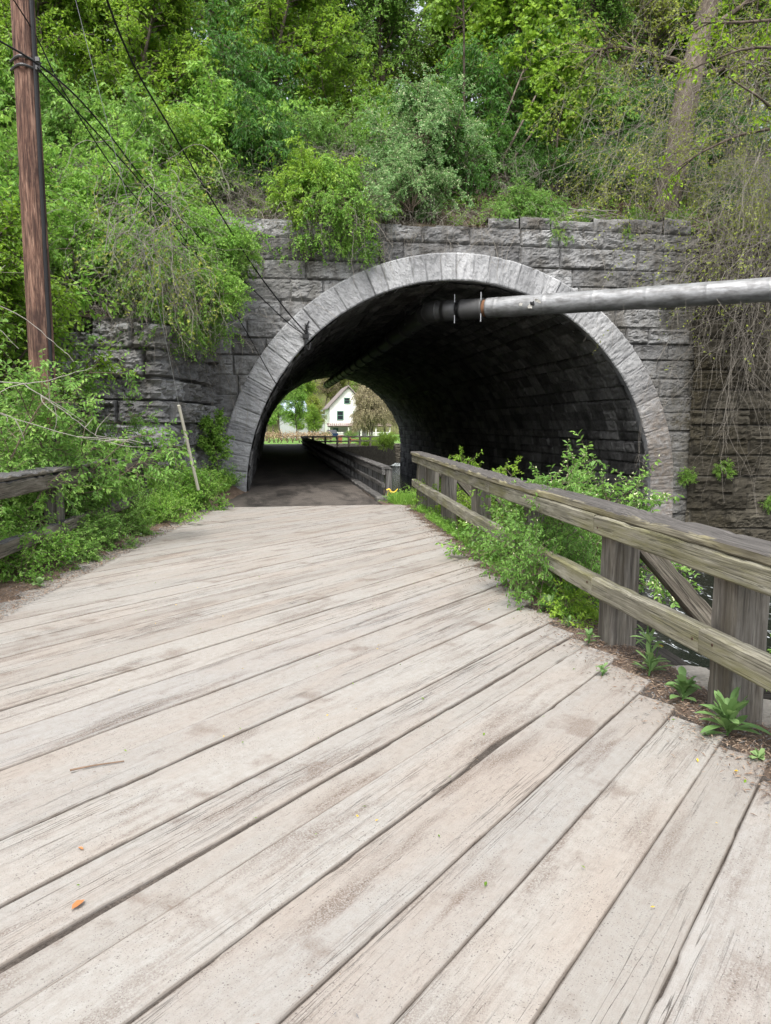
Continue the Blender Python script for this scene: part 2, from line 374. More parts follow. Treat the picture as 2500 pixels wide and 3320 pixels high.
def sheet(name, pts, mat):
    o = mesh(name, pts, [tuple(range(len(pts)))], mat); o['kind'] = 'structure'; return o
sheet('deck_bed', [(-.95, -8, -.013), (2.36, -8, -.013), (2.36, 14.32, -.013), (-.95, 14.32, -.013)], M['grit'])
heightfield('road', -1.7, 2.62, 14.32, 60, .2, M['asphalt'], fn=lambda x, y: -.062 + .02 * fbm(x * .8, y * .8, 4) + .07 * sst(y, 40, 58) + 0 * x)
sheet('far_road', [(-14, 60, .01), (2.62, 60, .01), (2.2, 64, -.1), (-14, 64, -.1)], M['asphalt'])
sheet('lawn', [(-160, 57, -.12), (-1.7, 57, -.02), (-1.7, 60, -.03), (-14, 60.01, -.03), (-14, 64, -.12), (2.2, 64, -.12), (2.4, 67.3, -.18), (160, 67.3, -.18), (160, 100, -.5), (-160, 100, -.5)], M['lawn'])
sheet('ground', [(-900, 100, -.5), (900, 100, -.5), (900, 1600, -.5), (-900, 1600, -.5)], M['lawn'])
sheet('near_ground', [(-300, -300, -2.6), (300, -300, -2.6), (300, 57, -2.6), (-300, 57, -2.6)], M['mud'])
FH = lambda x, y: -.6 + np.clip(y - 150, 0, 400) * .36 + 8 * fbm(x * .02, y * .02, 5) * sst(y, 155, 200)
heightfield('far_hill', -90, 150, 150, 420, 6, M['far_wood'], fn=FH)
# creek and its bank
def bankz(x, y):
    e = REDGE(y) - .06; d = x - e
    z = -.035 + .03 * sst(d, .0, .12) * (y < 14.5) - np.clip(d - .42, 0, .9) * .75 - np.clip(d - 1.0, 0, 3) * 1.5
    return np.maximum(z, -2.45) + (fbm(x * 2.4, y * 2.4, 8) - .5) * (.03 + .5 * sst(d, .4, 1.2))
heightfield('creek_bank', 2.2, 4.6, -8, 18.4, .08, M['bank'], fn=bankz)
sheet('creek', [(2.6, -8, -2.2), (30, -8, -2.2), (30, 18.2, -2.2), (9.95, 18.9, -2.2), (9.95, 57, -2.2), (14, 58, -2.2), (14, 66.4, -2.2), (2.6, 66.4, -2.2)], M['water'])
heightfield('cascade', 6.0, 13.9, 65.6, 66.7, .1, M['foam'], fn=lambda x, y: -2.17 + .22 * sst(y, 65.8, 66.5) + .08 * fbm(x * 2, y * 2, 3))

# ------------------------------------------------------------------ plank deck
def make_deck():
    rng = np.random.default_rng(5)
    V = []; F = []; A = []; E = []; n = 0
    t = -4.2; s2 = math.sqrt(2)
    while t < 12.2:
        w = rng.uniform(.25, .325); gap = rng.uniform(.002, .006)
        if rng.random() < .12: gap = .009
        for q_, g_ in ((.757, .004), (1.06, .006), (1.31, .005), (2.10, .016), (2.80, .009), (3.80, .004), (4.44, .006), (6.37, .005)):
            if abs(t + w - q_) < .13: w = q_ - t; gap = g_
        t0, t1 = t, t + w; t = t1 + gap
        cols = np.array([0, 0, .003, .009, .25 * w, .5 * w, .75 * w, w - .009, w - .003, w, w]) + t0
        prof = np.array([-.055, -.009, -.003, 0, 0.0, 0, 0.0, 0, -.003, -.009, -.055])
        edg = np.array([1, 1, .8, 0, 0, 0, 0, 0, .8, 1, 1.])
        tm = (t0 + t1) / 2
        # s range, from the edges of the road
        def srange(tt):
            y = np.full_like(tt, 0.); lo = hi = None
            sl = tt - s2 * 2.4; sh = tt + s2 * 2.3
            for _ in range(6):
                sl = tt + s2 * EDGE((sl + tt) / s2); sh = tt + s2 * REDGE((sh + tt) / s2)
            return sl, sh
        sl, sh = srange(np.array([tm])); a, b = rng.uniform(.1, .6, 2)
        SL = sl[0] - .05 - rng.uniform(0, .08) + (cols - tm) * a; SH = sh[0] + rng.uniform(-.05, .06) + (cols - tm) * b
        ymax = 14.33 - .15 * ((SH - cols) / s2 - 1) * .5; top = s2 * np.where(True, 14.38, ymax) - cols
        SH = np.minimum(SH, top); 
        if (SH - SL).max() < .12: continue
        SL = np.minimum(SL, SH - .02)
        K = max(3, int((SH - SL).max() / .04))
        u = np.linspace(0, 1, K)[:, None]
        S = SL[None] * (1 - u) + SH[None] * u
        q = rng.random() * 99
        eL = (fbm(S[:, 0] * 2.2, 0 * S[:, 0] + q, 1, 6, .7) - .5) * .011 + np.where(fbm(S[:, 0] * 1.1, 0 * S[:, 0] + q, 4, 3) > .68, .006, 0)
        eR = (fbm(S[:, 0] * 2.2, 0 * S[:, 0] + q + 7, 2, 6, .7) - .5) * .011 - np.where(fbm(S[:, 0] * 1.1, 0 * S[:, 0] + q + 3, 6, 3) > .68, .006, 0)
        for sq, tq_, ln, dp in ((3.20, 1.74, .28, .026), (1.22, 2.11, .35, .02), (2.6, 2.80, .6, .008)):
            bump_ = dp * np.exp(-((S[:, 0] - sq) / ln) ** 2) * (.6 + .8 * fbm(S[:, 0] * 6, S[:, 0] * 0, 3, 4))
            if abs(t0 - tq_) < .16 and abs(t0 - tq_) < abs(t1 - tq_): eL = eL + bump_
        Tt = np.repeat(cols[None], K, 0); Tt[:, :4] += eL[:, None]; Tt[:, 7:] += eR[:, None]; Tt[:, 4] += eL * .5; Tt[:, 6] += eR * .5
        Z = np.repeat(prof[None], K, 0) + rng.uniform(-.003, .003) + (cols - tm)[None] * rng.uniform(-.012, .012) + (fbm(S * 1.3, Tt * 7, int(q), 4) - .5) * .006
        Z += .018 * sst(S + Tt, s2 * 13.2, s2 * 14.4)       # the boards rise a little towards the far end
        Vv = np.stack([S, Tt, Z], -1).reshape(-1, 3); m = len(cols)
        f = gridF(K, m)[:, ::-1] + n
        V.append(Vv); F.append(f); A.append(np.full(len(Vv), rng.random())); E.append(np.repeat(edg[None], K, 0).ravel())
        for r in (0, K - 1):
            F.append(np.array([[n + r * m + j for j in range(m)][::(1 if r == 0 else -1)]]))
        n += len(Vv)
    fq = np.concatenate([f for f in F if f.shape[1] == 4]); fc = np.concatenate([f for f in F if f.shape[1] != 4])
    me = mesh_data('plank_deck', np.concatenate(V), [fq, fc], M['deck'], attrs={'rnd': np.concatenate(A), 'edge': np.concatenate(E)})
    o = link('plank_deck', me); o.rotation_euler[2] = R(45); o['kind'] = 'structure'
make_deck()

# ------------------------------------------------------------------ stonework
def blocks(S, T, s0, s1, t0, t1, hr, lr, seed, rock=.06, flat=.0, jw=.022, strat=1.):
    rng = np.random.default_rng(seed)
    tb = [t0]
    while tb[-1] < t1: tb.append(tb[-1] + rng.uniform(*hr))
    tb = np.array(tb); ci = np.clip(np.searchsorted(tb, T, 'right') - 1, 0, len(tb) - 2)
    sw = S + 0; D = np.zeros_like(S); Rn = np.zeros_like(S); Bu = np.zeros_like(S); Tl = np.zeros_like(S)
    for c in range(len(tb) - 1):
        k = ci == c
        if not k.any(): continue
        sb = [s0 - rng.uniform(0, lr[1])]
        while sb[-1] < s1: sb.append(sb[-1] + rng.uniform(*lr))
        sb = np.array(sb); bi = np.clip(np.searchsorted(sb, sw[k], 'right') - 1, 0, len(sb) - 2)
        d1 = np.minimum(sw[k] - sb[bi], sb[bi + 1] - sw[k]); d2 = np.minimum(T[k] - tb[c], tb[c + 1] - T[k])
        D[k] = np.minimum(d1, d2 * 1.15); r = rng.random(len(sb)); r2 = rng.random(len(sb))
        Rn[k] = r[bi]; Bu[k] = r2[bi]
        Tl[k] = (T[k] - .5 * (tb[c] + tb[c + 1])) * (rng.random(len(sb))[bi] - .4)
    D = D + (fbm(S * 9, T * 9, seed + 3, 3) - .5) * .025
    led = fbm(S * 2.6 + Rn * 50, T * 6 * strat + Rn * 31, seed + 1, 6, .62)
    led = np.floor(led * 8) / 8 * .7 + led * .3
    fine = fbm(S * 5 + Rn * 9, T * 10, seed + 2, 5, .6); crk = np.abs(fbm(S * 1.3 + Rn * 7, T * 5, seed + 5, 4) - .5)
    H = sst(D, -.004, jw) * (.04 + flat) + sst(D, 0, .05) * rock * (.15 + 1.0 * Bu * led * 1.6 + .5 * (led - .4)) + (fine - .5) * rock * .8 * sst(D, 0, .03) + Tl * .12 * sst(D, 0, .06)
    H = H - rock * .35 * (1 - sst(crk, .0, .02)) * (Rn > .4) + (fbm(S * .35, T * .35, seed + 7, 3) - .5) * .10
    J = 1 - sst(D, .0, .022)
    return H, Rn, J
def wall(name, s0, s1, t0, t1, d, fmap, mat, parent, hr=(.36, .55), lr=(.6, 1.5), seed=1, rock=.07, keep=None, moss=None, top=None, **k):
    n = int((s1 - s0) / d) + 1; m = int((t1 - t0) / d) + 1
    S, T = np.meshgrid(np.linspace(s0, s1, n), np.linspace(t0, t1, m), indexing='ij')
    H, Rn, J = blocks(S, T, s0, s1, t0, t1, hr, lr, seed, rock, **k)
    V = fmap(S, T, H).reshape(-1, 3); F = gridF(n, m)
    if keep is not None:
        kp = keep(S, T).ravel(); F = F[kp[F].all(1)]
    mo = moss(S, T).ravel() if moss else np.zeros(S.size)
    return mesh(name, V, F, mat, parent, smooth=False, attrs={'rnd': Rn.ravel(), 'joint': J.ravel(), 'moss': mo})
PY = 18.5; CX = 4.65; CZ = -.16; RI = 5.29; RO = 5.95
bridge = empty('stone_arch_bridge', (CX, PY, -.1), 'grey stone railway arch with a dark tunnel through which the road and the creek run', 'bridge')
mossR = lambda S, T: np.clip(sst(S + (fbm(S * .7, T * .7, 5) - .5) * 2.5, 9.2, 10.9) * .8 + sst(fbm(S * .6, T * .6, 8), .62, .75) * .35, 0, 1)
wall('headwall', -1.5, 11.3, -2.5, 6.42, .034, lambda S, T, H: np.stack([S, PY - H, T], -1), M['stone'], bridge, seed=11, rock=.085,
     keep=lambda S, T: (T < 6.43 - .03 * (S < 5.3) * np.floor(1.7 * vn(S * .8, 0 * S, 21))) & ((np.hypot(S - CX, T - CZ) > RO - .12) & ((T > CZ) | (np.abs(S - CX) > RO - .12))), moss=mossR)
# coping: one row of larger blocks, uneven along the top
def coping():
    rng = np.random.default_rng(3); x = 5.4
    while x < 10.6:
        L = rng.uniform(.75, 1.25); h = rng.uniform(.20, .40); yo = rng.uniform(-.05, .07)
        S, T = np.meshgrid(np.linspace(0, L, 26), np.linspace(0, h, 12), indexing='ij')
        e = np.minimum(np.minimum(S, L - S), np.minimum(T, h - T))
        H = .06 + sst(e, 0, .03) * .03 + sst(e, 0, .1) * (fbm(S * 5 + x, T * 8, 4) - .3) * .16
        V = np.stack([x + S, PY - H + yo, 6.43 + T + (fbm(S * 2 + x, T * 0, 8) - .5) * .1 * (T / h)], -1).reshape(-1, 3)
        V = np.concatenate([V, V[(np.arange(26)) * 12 + 11] * [1, 0, 1] + [0, PY + .5, 0]])
        F = gridF(26, 12); tp = np.arange(25)
        F = np.concatenate([F, np.stack([tp * 12 + 11, (tp + 1) * 12 + 11, 312 + tp + 1, 312 + tp], 1)])
        r = np.full(len(V), rng.random())
        mesh('coping_stone', V, F, M['stone'], bridge, attrs={'rnd': r, 'joint': r * 0, 'moss': r * .3})
        x += L + .015
coping()
# left wing wall: an end face towards the road and a long return to the portal
wing = np.array([(-7.5, 14.75), (-2.12, 14.75), (-1.42, 18.6)])
wl = np.concatenate([[0], np.cumsum(np.hypot(*np.diff(wing, axis=0).T))])
def wmap(S, T, H):
    x = np.interp(S, wl, wing[:, 0]); y = np.interp(S, wl, wing[:, 1])
    c = sst(S, wl[1] - .12, wl[1] + .12); nx = .984 * c; ny = -1 + c * .82
    bat = (T * -.03)
    return np.stack([x + nx * (H * 1.25 + bat), y + ny * (H * 1.25 + bat), T], -1)
wall('wing_wall', 0, wl[2], -.4, 3.55, .034, wmap, M['stone'], bridge, hr=(.42, .66), lr=(.8, 1.9), seed=29, rock=.25,
     keep=lambda S, T: T < 3.2 + .36 * (S > 4.25) + .05 * np.floor(3 * vn(S * 1.1, 0, 3)), moss=lambda S, T: sst(fbm(S * .8, T * .8, 3), .55, .7) * .5)
sheetV = [(-7.5, 14.75, 3.3), (-2.15, 14.75, 3.5), (-1.45, 18.6, 3.5), (-1.5, 18.6, 3.2), (-7.5, 18.6, 3.2)]
mesh('wall_top', sheetV, [(0, 1, 2, 3, 4)], M['stone'], bridge, attrs={'rnd': [.4] * 5, 'joint': [0] * 5, 'moss': [.5] * 5})
# right wing wall, turning towards the camera
def wrmap(S, T, H):
    a = R(9); return np.stack([11.0 + S * math.cos(a) - H * math.sin(a), PY - .06 - S * math.sin(a) - H * math.cos(a), T], -1)
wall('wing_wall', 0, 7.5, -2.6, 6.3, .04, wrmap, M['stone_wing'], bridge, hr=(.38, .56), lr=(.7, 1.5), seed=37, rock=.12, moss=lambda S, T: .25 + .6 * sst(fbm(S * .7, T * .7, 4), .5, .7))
# arch ring: dressed stones standing proud of the wall
def ring():
    L0 = 2.2; LR = RI * PI; a0 = 0.; tot = LR + 2 * L0
    n = int(tot / .03); S, T = np.meshgrid(np.linspace(0, tot, n), np.linspace(0, RO - RI, 24), indexing='ij')
    rng = np.random.default_rng(8); sb = [0]
    while sb[-1] < tot: sb.append(sb[-1] + rng.uniform(.30, .47))
    sb = np.array(sb); bi = np.clip(np.searchsorted(sb, S, 'right') - 1, 0, len(sb) - 2)
    D = np.minimum(S - sb[bi], sb[bi + 1] - S) + (fbm(S * 8, T * 8, 3, 4) - .5) * .03
    r = rng.random(len(sb)); Rn = r[bi]
    scr = fbm(S * 10 + Rn * 20, T * 3.2 + Rn * 9, 6, 6, .66)
    H = .125 + sst(D, 0, .022) * .022 + (scr - .5) * .085 * sst(D, 0, .05) + (fbm(S * 5, T * 5, 9) - .5) * .02 + (Rn - .5) * .016
    H -= .02 * (1 - sst(np.minimum(T, RO - RI - T), 0, .03))
    def place(S, T, H):
        th = (S - L0) / RI; rad = RI + T
        x = np.where(S < L0, CX - rad, np.where(S > L0 + LR, CX + rad, CX - rad * np.cos(np.clip(th, 0, PI))))
        z = np.where(S < L0, CZ - (L0 - S), np.where(S > L0 + LR, CZ - (S - L0 - LR), CZ + rad * np.sin(np.clip(th, 0, PI))))
        return np.stack([x, PY - H, z], -1)
    V = place(S, T, H); F = gridF(n, 24)[:, ::-1]
    # outer and inner edges, back to the wall
    m = [V.reshape(-1, 3)]; Fs = [F]; base = V.shape[0] * 24
    for col, d in ((0, .55), (23, .25)):
        e = V[:, col]; b = e.copy(); b[:, 1] = PY + d
        m.append(np.concatenate([e, b])); i = np.arange(n - 1)
        q = np.stack([i, i + 1, n + i + 1, n + i], 1) + base; Fs.append(q if col else q[:, ::-1]); base += 2 * n
    J = 1 - sst(D, 0, .014)
    xx = V[..., 0]; zz = V[..., 2]
    mo = sst(xx + (fbm(S * .8, T * 2, 4) - .5) * 1.5, 8.6, 10.2) * sst(4 - zz, 0, 2.5) * .75
    ext = np.concatenate([Rn[:, 0], Rn[:, 0], Rn[:, 23], Rn[:, 23]]); z4 = np.zeros(4 * n)
    mesh('arch_ring', np.concatenate(m), Fs, M['stone_ring'], bridge, attrs={'rnd': np.concatenate([Rn.ravel(), ext]), 'joint': np.concatenate([J.ravel(), z4]), 'moss': np.concatenate([mo.ravel(), z4])})
ring()
def vault():
    L0 = 2.4; tot = RI * PI + 2 * L0; dep = 38.5; n = int(tot / .055)
    ys = np.concatenate([np.arange(0, 9, .06), np.arange(9, dep + .2, .16)])
    S, T = np.meshgrid(np.linspace(0, tot, n), ys, indexing='ij')
    H, Rn, J = blocks(T, S, 0, dep + 1, 0, tot, (.28, .42), (.55, 1.1), 51, .05)
    th = np.clip((S - L0) / RI, 0, PI); rad = RI - H + .03
    x = CX - rad * np.cos(th); z = CZ + rad * np.sin(th) - np.clip(L0 - S, 0, 9) - np.clip(S - L0 - RI * PI, 0, 9)
    V = np.stack([x, PY + .02 + T, z], -1)
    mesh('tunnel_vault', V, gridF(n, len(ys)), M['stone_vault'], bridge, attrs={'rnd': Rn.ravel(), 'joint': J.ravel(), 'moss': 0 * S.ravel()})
vault()
wall('far_headwall', -9, 19, -2.5, 6.4, .2, lambda S, T, H: np.stack([S, PY + 38.5 + H, T], -1), M['stone'], bridge, seed=61,
     keep=lambda S, T: ((np.hypot(S - CX, T - CZ) > RI - .1) & ((T > CZ) | (np.abs(S - CX) > RI - .1))))
bankw = empty('creek_retaining_wall', (6, 67, -2.2), 'dark stone bank wall beyond the tunnel below the far railing', 'wall')
wall('stone_face', 2.2, 14.5, -2.4, -.14, .07, lambda S, T, H: np.stack([S, 67 - H + .05 * T, T], -1), M['stone_wing'], bankw, seed=71, rock=.12)

# rocks and slabs beside the fence
def rock(name, loc, s, seed, mat, label, flat=.5, group=None):
    rng = np.random.default_rng(seed); n, m = 14, 18
    U, W = np.meshgrid(np.linspace(0, PI, n), np.linspace(0, 2 * PI, m, endpoint=False), indexing='ij')
    P = np.stack([np.sin(U) * np.cos(W), np.sin(U) * np.sin(W), np.cos(U)], -1)
    sg = np.sign(P) * np.abs(P) ** .55
    f = 1 + (fbm(P[..., 0] * 1.7 + seed, P[..., 1] * 1.7 + P[..., 2], seed) - .5) * .6
    V = sg * f[..., None] * np.array(s) ; a = rng.uniform(0, PI)
    V = np.stack([V[..., 0] * math.cos(a) - V[..., 1] * math.sin(a), V[..., 0] * math.sin(a) + V[..., 1] * math.cos(a), V[..., 2]], -1) + np.array(loc)
    r = np.full(V.reshape(-1, 3).shape[0], rng.random())
    return tag(mesh(name, V, gridF(n, m, True)[:, ::-1], mat, loc=loc, attrs={'rnd': r, 'joint': r * 0, 'moss': r * .4}), label, 'stone', group)
rock('stone_slab', (2.80, 4.55, -.16), (.17, .22, .07), 1, M['slab'], 'pale broken slab just beyond the foot of the second fence post from the right')
rock('stone_slab', (2.86, 4.1, -.2), (.20, .26, .07), 2, M['slab'], 'pale broken slab between the two nearest fence posts by the dandelion')
rock('stone_slab', (2.62, 6.25, -.06), (.14, .25, .06), 3, M['slab'], 'flat grey slab under the shrub pushing through the fence')
rock('stone_slab', (2.60, 7.6, -.05), (.15, .24, .06), 4, M['slab'], 'flat grey slab at the plank ends beside the third fence post')
rock('boulder', (2.34, 15.7, -.05), (.13, .16, .12), 6, M['rock'], 'small grey stone in the grass at the near end of the tunnel railing')
for i, (x, y) in enumerate([(3.9, 6.3), (4.3, 8.2), (4.0, 10.4), (5.2, 12.2), (6.3, 9.2)]):
    rock('boulder', (x, y, -2.2), (.35 + .1 * (i % 3), .4, .3), 20 + i, M['rock'], 'dark wet boulder in the creek below the fence', group='boulders in the creek')

# ------------------------------------------------------------------ timber
def timber(name, p0, p1, w, h, mat, parent, seed=0, rough=1., ch=.012):
    p0 = np.array(p0, float); p1 = np.array(p1, float); L = np.linalg.norm(p1 - p0); rng = np.random.default_rng(seed + 100)
    K = max(3, int(L / .06)); a, b = w / 2, h / 2
    prof = np.array([(-a + ch, -b), (0, -b), (a - ch, -b), (a, -b + ch), (a, 0), (a, b - ch), (a - ch, b), (0, b), (-a + ch, b), (-a, b - ch), (-a, 0), (-a, -b + ch)])
    X = np.linspace(0, L, K)[:, None]; P = np.repeat(prof[None], K, 0)
    q = rng.random() * 50; j = np.arange(12)[None]
    d = (fbm(X * 2.2 + q, j * 1.7 + 0 * X, seed, 4) - .5) * .010 * rough
    sc_ = 1 + d / np.maximum(np.abs(P).max(-1), .03)
    P = P * sc_[..., None]
    bite = np.clip(fbm(X * 4.5 + q, j * .0 + seed, 3, 5, .7) - .54, 0, .2) * .09 * rough * ((j >= 5) & (j <= 9))
    P[..., 1] -= bite
    V = np.concatenate([np.repeat(X[..., None], 12, 1), P], -1); V[0, :, 0] += rng.uniform(-.006, .006, 12); V[-1, :, 0] += rng.uniform(-.006, .006, 12)
    me = mesh_data(name, V, [gridF(K, 12, True)[:, ::-1], np.array([list(range(12))]), np.array([[(K - 1) * 12 + i for i in range(11, -1, -1)]])], mat)
    o = link(name, me, parent)
    xa = Vector((p1 - p0) / L); up = Vector((0, 0, 1)) if abs(xa.z) < .95 else Vector((0, 1, 0))
    ya = up.cross(xa).normalized(); za = xa.cross(ya)
    Mx = Matrix((xa, ya, za)).transposed().to_4x4(); Mx.translation = Vector(p0) - (Vector(wpos(parent)) if parent else Vector((0, 0, 0)))
    o.matrix_local = Mx
    return o
rf = empty('timber_fence', (2.6, 5, 0), 'weathered timber guard fence with a dark cap board along the right of the planks', 'fence')
FX = lambda y: 2.30 + .052 * (math.log1p(math.exp((y - 6) * 1.6)) / 1.6)          # road-side face of the rails
py = [1.7, 3.62, 5.06, 6.95, 9.3, 11.6, 13.3, 14.42]
def rail(z0, z1, th, off, ys, mat, seed, name, drop=0, dz=None):
    for i in range(len(ys) - 1):
        a, b = ys[i] + .004, ys[i + 1] - .004; zc = (z0 + z1) / 2
        e = dz or (lambda y: 0)
        timber(name, (FX(a) + off + th / 2, a, zc + e(a)), (FX(b) + off + th / 2, b, zc + e(b)), th, z1 - z0, mat, rf, seed + i, 1. if name == 'cap_board' else .45)
sag = lambda y: -.055 + .05 * min(max((y - 5) / 9.5, -.3), 1) - .02 * max(0, min(1, (5 - y) / 1.5))
rail(.86, 1.0, .10, 0, [.6, 5.06, 8.05, 14.5], M['wood_fence'], 1, 'upper_rail', dz=sag)
rail(1.003, 1.066, .25, -.03, [.6, 8.05, 14.5], M['wood_cap'], 8, 'cap_board', dz=sag)
rail(.37, .515, .10, 0, [.6, 3.66, 5.06, 9.35, 14.5], M['wood_fence'], 15, 'lower_rail', dz=lambda y: -.03 if y < 9.4 else 0)
for i, y in enumerate(py):
    c = FX(y) + .10 + .112; lean = (.0, .0, .0, .01, -.01, .0, .015, .0)[i]
    timber('post', (c, y, -.5 if i else -.4), (c + lean, y, .998 + sag(y)), .215, .215, M['wood_post'], rf, 30 + i, 1.2, .016)
    if y in (5.06, 9.3, 11.6, 13.3, 1.5, 6.95):
        timber('brace', (c + 1.12, y + .02, -.30), (c + .112, y + .02, .80), .10, .15, M['wood_old'], rf, 50 + i)
        timber('outrigger', (c - .2, y + .02, -.40), (c + 1.35, y + .02, -.40), .2, .22, M['wood_black'], rf, 60 + i)
timber('stringer', (2.86, -2, -.33), (3.2, 14.4, -.33), .2, .26, M['wood_black'], rf, 70)
def nails(parent, pts, mat):
    for p in pts: MB().add(*tubes(np.array([[p, (p[0] - .006, p[1], p[2])]], float), np.full((1, 2), .008), 8, True)).obj('bolt_head', mat, parent)
nails(rf, [(FX(y) + .002, y + d, z) for y, d, z in ((3.62, -.09, .43), (3.62, .1, .41), (5.06, .08, .43), (5.06, -.07, .86))], M['rust_dark'])

lf = empty('timber_fence', (-2.5, 9, 0), 'dark old timber fence half buried in shrubs at the left of the planks', 'fence')
LX = lambda y: np.interp(y, [3, 7.6, 13.6], [-3.02, -2.55, -2.03])
def lrail(z0, z1, th, off, segs, mat, seed, name, tilt=0):
    for i, (a, b) in enumerate(segs):
        timber(name, (LX(a) + off - th / 2, a, (z0 + z1) / 2), (LX(b) + off - th / 2, b, (z0 + z1) / 2 + tilt), th, z1 - z0, mat, lf, seed + i, 1.8)
lrail(.88, 1.05, .10, 0, [(3.2, 7.0), (7.01, 11.2), (11.25, 13.75)], M['wood_old'], 80, 'upper_rail')
lrail(1.052, 1.10, .30, .03, [(3.2, 11.2), (12.4, 13.8)], M['wood_old'], 84, 'cap_board')
lrail(.32, .47, .09, 0, [(4, 9.0), (9.02, 11.4), (11.42, 13.75)], M['wood_old'], 88, 'lower_rail')
for i, y in enumerate((5.2, 7.5, 9.35, 11.4, 13.35)):
    c = LX(y) - .10 - .1; timber('post', (c, y, -.35), (c - .01, y, 1.05), .19, .19, M['wood_post'], lf, 92 + i, 1.2)

tf = empty('timber_fence', (2.45, 20, 0), 'grey slatted timber railing beside the road through the tunnel', 'fence')
TX = lambda y: 2.40 - (y - 16) * .004
for i, y in enumerate(np.linspace(16.1, 57, 42)):
    timber('post', (TX(y) + .1, y, -.3), (TX(y) + .1 + (.04 if i == 0 else 0), y, .62), .13, .15, M['wood_tunnel'], tf, 110 + i, 1.)
for i, (a, b) in enumerate(((16.0, 24), (24.02, 32), (32.02, 40), (40.02, 48), (48.02, 57.4))):
    timber('upper_rail', (TX(a), a, .57), (TX(b), b, .57), .08, .13, M['wood_tunnel'], tf, 140 + i)
    timber('cap_board', (TX(a) + .06, a, .655), (TX(b) + .06, b, .66), .22, .05, M['wood_tunnel'], tf, 146 + i)
    timber('lower_rail', (TX(a), a, .27), (TX(b), b, .27), .07, .10, M['wood_tunnel'], tf, 152 + i)
    timber('kerb_beam', (TX(a) - .08, a, -.03), (TX(b) - .08, b, -.03), .2, .13, M['wood_tunnel'], tf, 158 + i, 1.6)
ff = empty('timber_fence', (5, 62, 0), 'thin dark post and rail fence crossing in front of the white house', 'fence')
fp = lambda t: np.array((2.35 + t * 8.2, 57.6 + t * 8.6, 0.))
for t in np.linspace(.1, 1, 8):
    p = fp(t); timber('post', p + [0, 0, -.35], p + [0, 0, .62 - .12 * t], .16, .16, M['wood_old'], ff, 170 + int(t * 9))
for z in (.62, .25):
    timber('rail', fp(0) + [0, 0, z], fp(1) + [0, 0, z - .13], .09, .13, M['wood_old'], ff, 181 + int(z * 9))
# the strip of ground under it
mesh('bank_edge', [(2.2, 57.2, -.25), (11, 66.4, -.3), (11, 67.1, -.3), (2.2, 67.1, -.2), (2.2, 57.2, -2.4), (11, 66.4, -2.4)], [(0, 1, 2, 3), (4, 5, 1, 0)], M['mud'])['kind'] = 'structure'

# yellow tape tied to the end of the railing
tp = MB()
for i, (a, b, c) in enumerate([((2.52, 15.98, .16), (2.62, 15.95, .12), (2.70, 15.93, .19)), ((2.52, 15.96, .16), (2.6, 15.93, .05), (2.66, 15.92, -.02)), ((2.50, 15.96, .15), (2.47, 15.93, .05), (2.44, 15.9, .0)), ((2.46, 15.97, .17), (2.52, 15.95, .19), (2.56, 15.95, .15))]):
    P = spline([a, b, c], 10); s_ = np.array([0, .006, .012]); V = np.concatenate([P - s_, P + s_]); tp.add(V, np.array([(j, j + 1, 11 + j, 10 + j) for j in range(9)]))
tag(tp.obj('tape_ribbon', M['yellow'], loc=(2.52, 15.96, 0)), 'yellow tape tied at the foot of the near end of the tunnel railing', 'tape')

# ------------------------------------------------------------------ pole, cables, guy wire
pole = empty('utility_pole', (-2.98, 10.5, .1), 'reddish brown wooden utility pole rising out of the shrubs on the left', 'pole')
def make_pole():
    K, S_ = 120, 28; L = 10.2; X = np.linspace(0, L, K)[:, None]; a = np.linspace(0, 2 * PI, S_, endpoint=False)[None]
    r = .165 - .0035 * X + (fbm(a * 6 + 0 * X, X * .5, 3, 4) - .5) * .018 + (vn(a * 9, X * .3, 5) > .8) * -.006
    for (k, j) in ((30, 5), (52, 9), (71, 2), (44, 20), (84, 6)):
        d = np.hypot((X - X[k]) * 8, (np.angle(np.exp(1j * (a - a[0, j])))) * 3); r = r + .012 * np.exp(-d * d * 2)
    V = np.stack([X + 0 * a, r * np.cos(a), r * np.sin(a)], -1)
    o = link('pole_shaft', mesh_data('pole_shaft', V, [gridF(K, S_, True)[:, ::-1], np.array([[(K - 1) * S_ + i for i in range(S_)]])], M['pole'], smooth=True), pole)
    o.rotation_euler = (0, R(-90), 0)
    b = MB(); b.add(*tubes(np.array([[(-2.85, 10.42, .2), (-2.85, 10.42, 6.0), (-2.87, 10.42, 10.3)]]), np.full((1, 3), .028), 8)); b.obj('conduit', M['black'], pole)
    b = MB()
    for z in (6.02, 6.12): b.add(*tube1([(-3.16, 10.5, z), (-2.98, 10.32, z), (-2.80, 10.5, z)], .018, n=14)); b.box(-2.83, -2.78, 10.36, 10.40, z - .03, z + .02)
    b.obj('cable_clamp', M['metal_dark'], pole)
make_pole()
def cable(pts, r, label, n=60, mat='black', name='cable'):
    V, F = tube1(pts, r, n=n, sides=6)
    return tag(mesh(name, V, F, M[mat], loc=pts[-1], smooth=True), label, name.replace('_', ' '))
cable([(-2.35, 7.5, 9.4), (-2.06, 11, 7.19), (-1.56, 14, 6.55), (-.48, 17, 5.25), (.30, 17.9, 4.35), (.85, 18.3, 3.78)], .016, 'thick black cable sweeping down from the top edge to the hook on the arch ring')
cable([(-4.4, 6, 5.15), (-2.80, 10.34, 6.05), (-1.9, 13.8, 5.55), (-.85, 16.9, 5.0), (.35, 18.1, 4.05), (.84, 18.3, 3.72)], .012, 'black cable running from the pole clamp down to the hook on the arch ring')
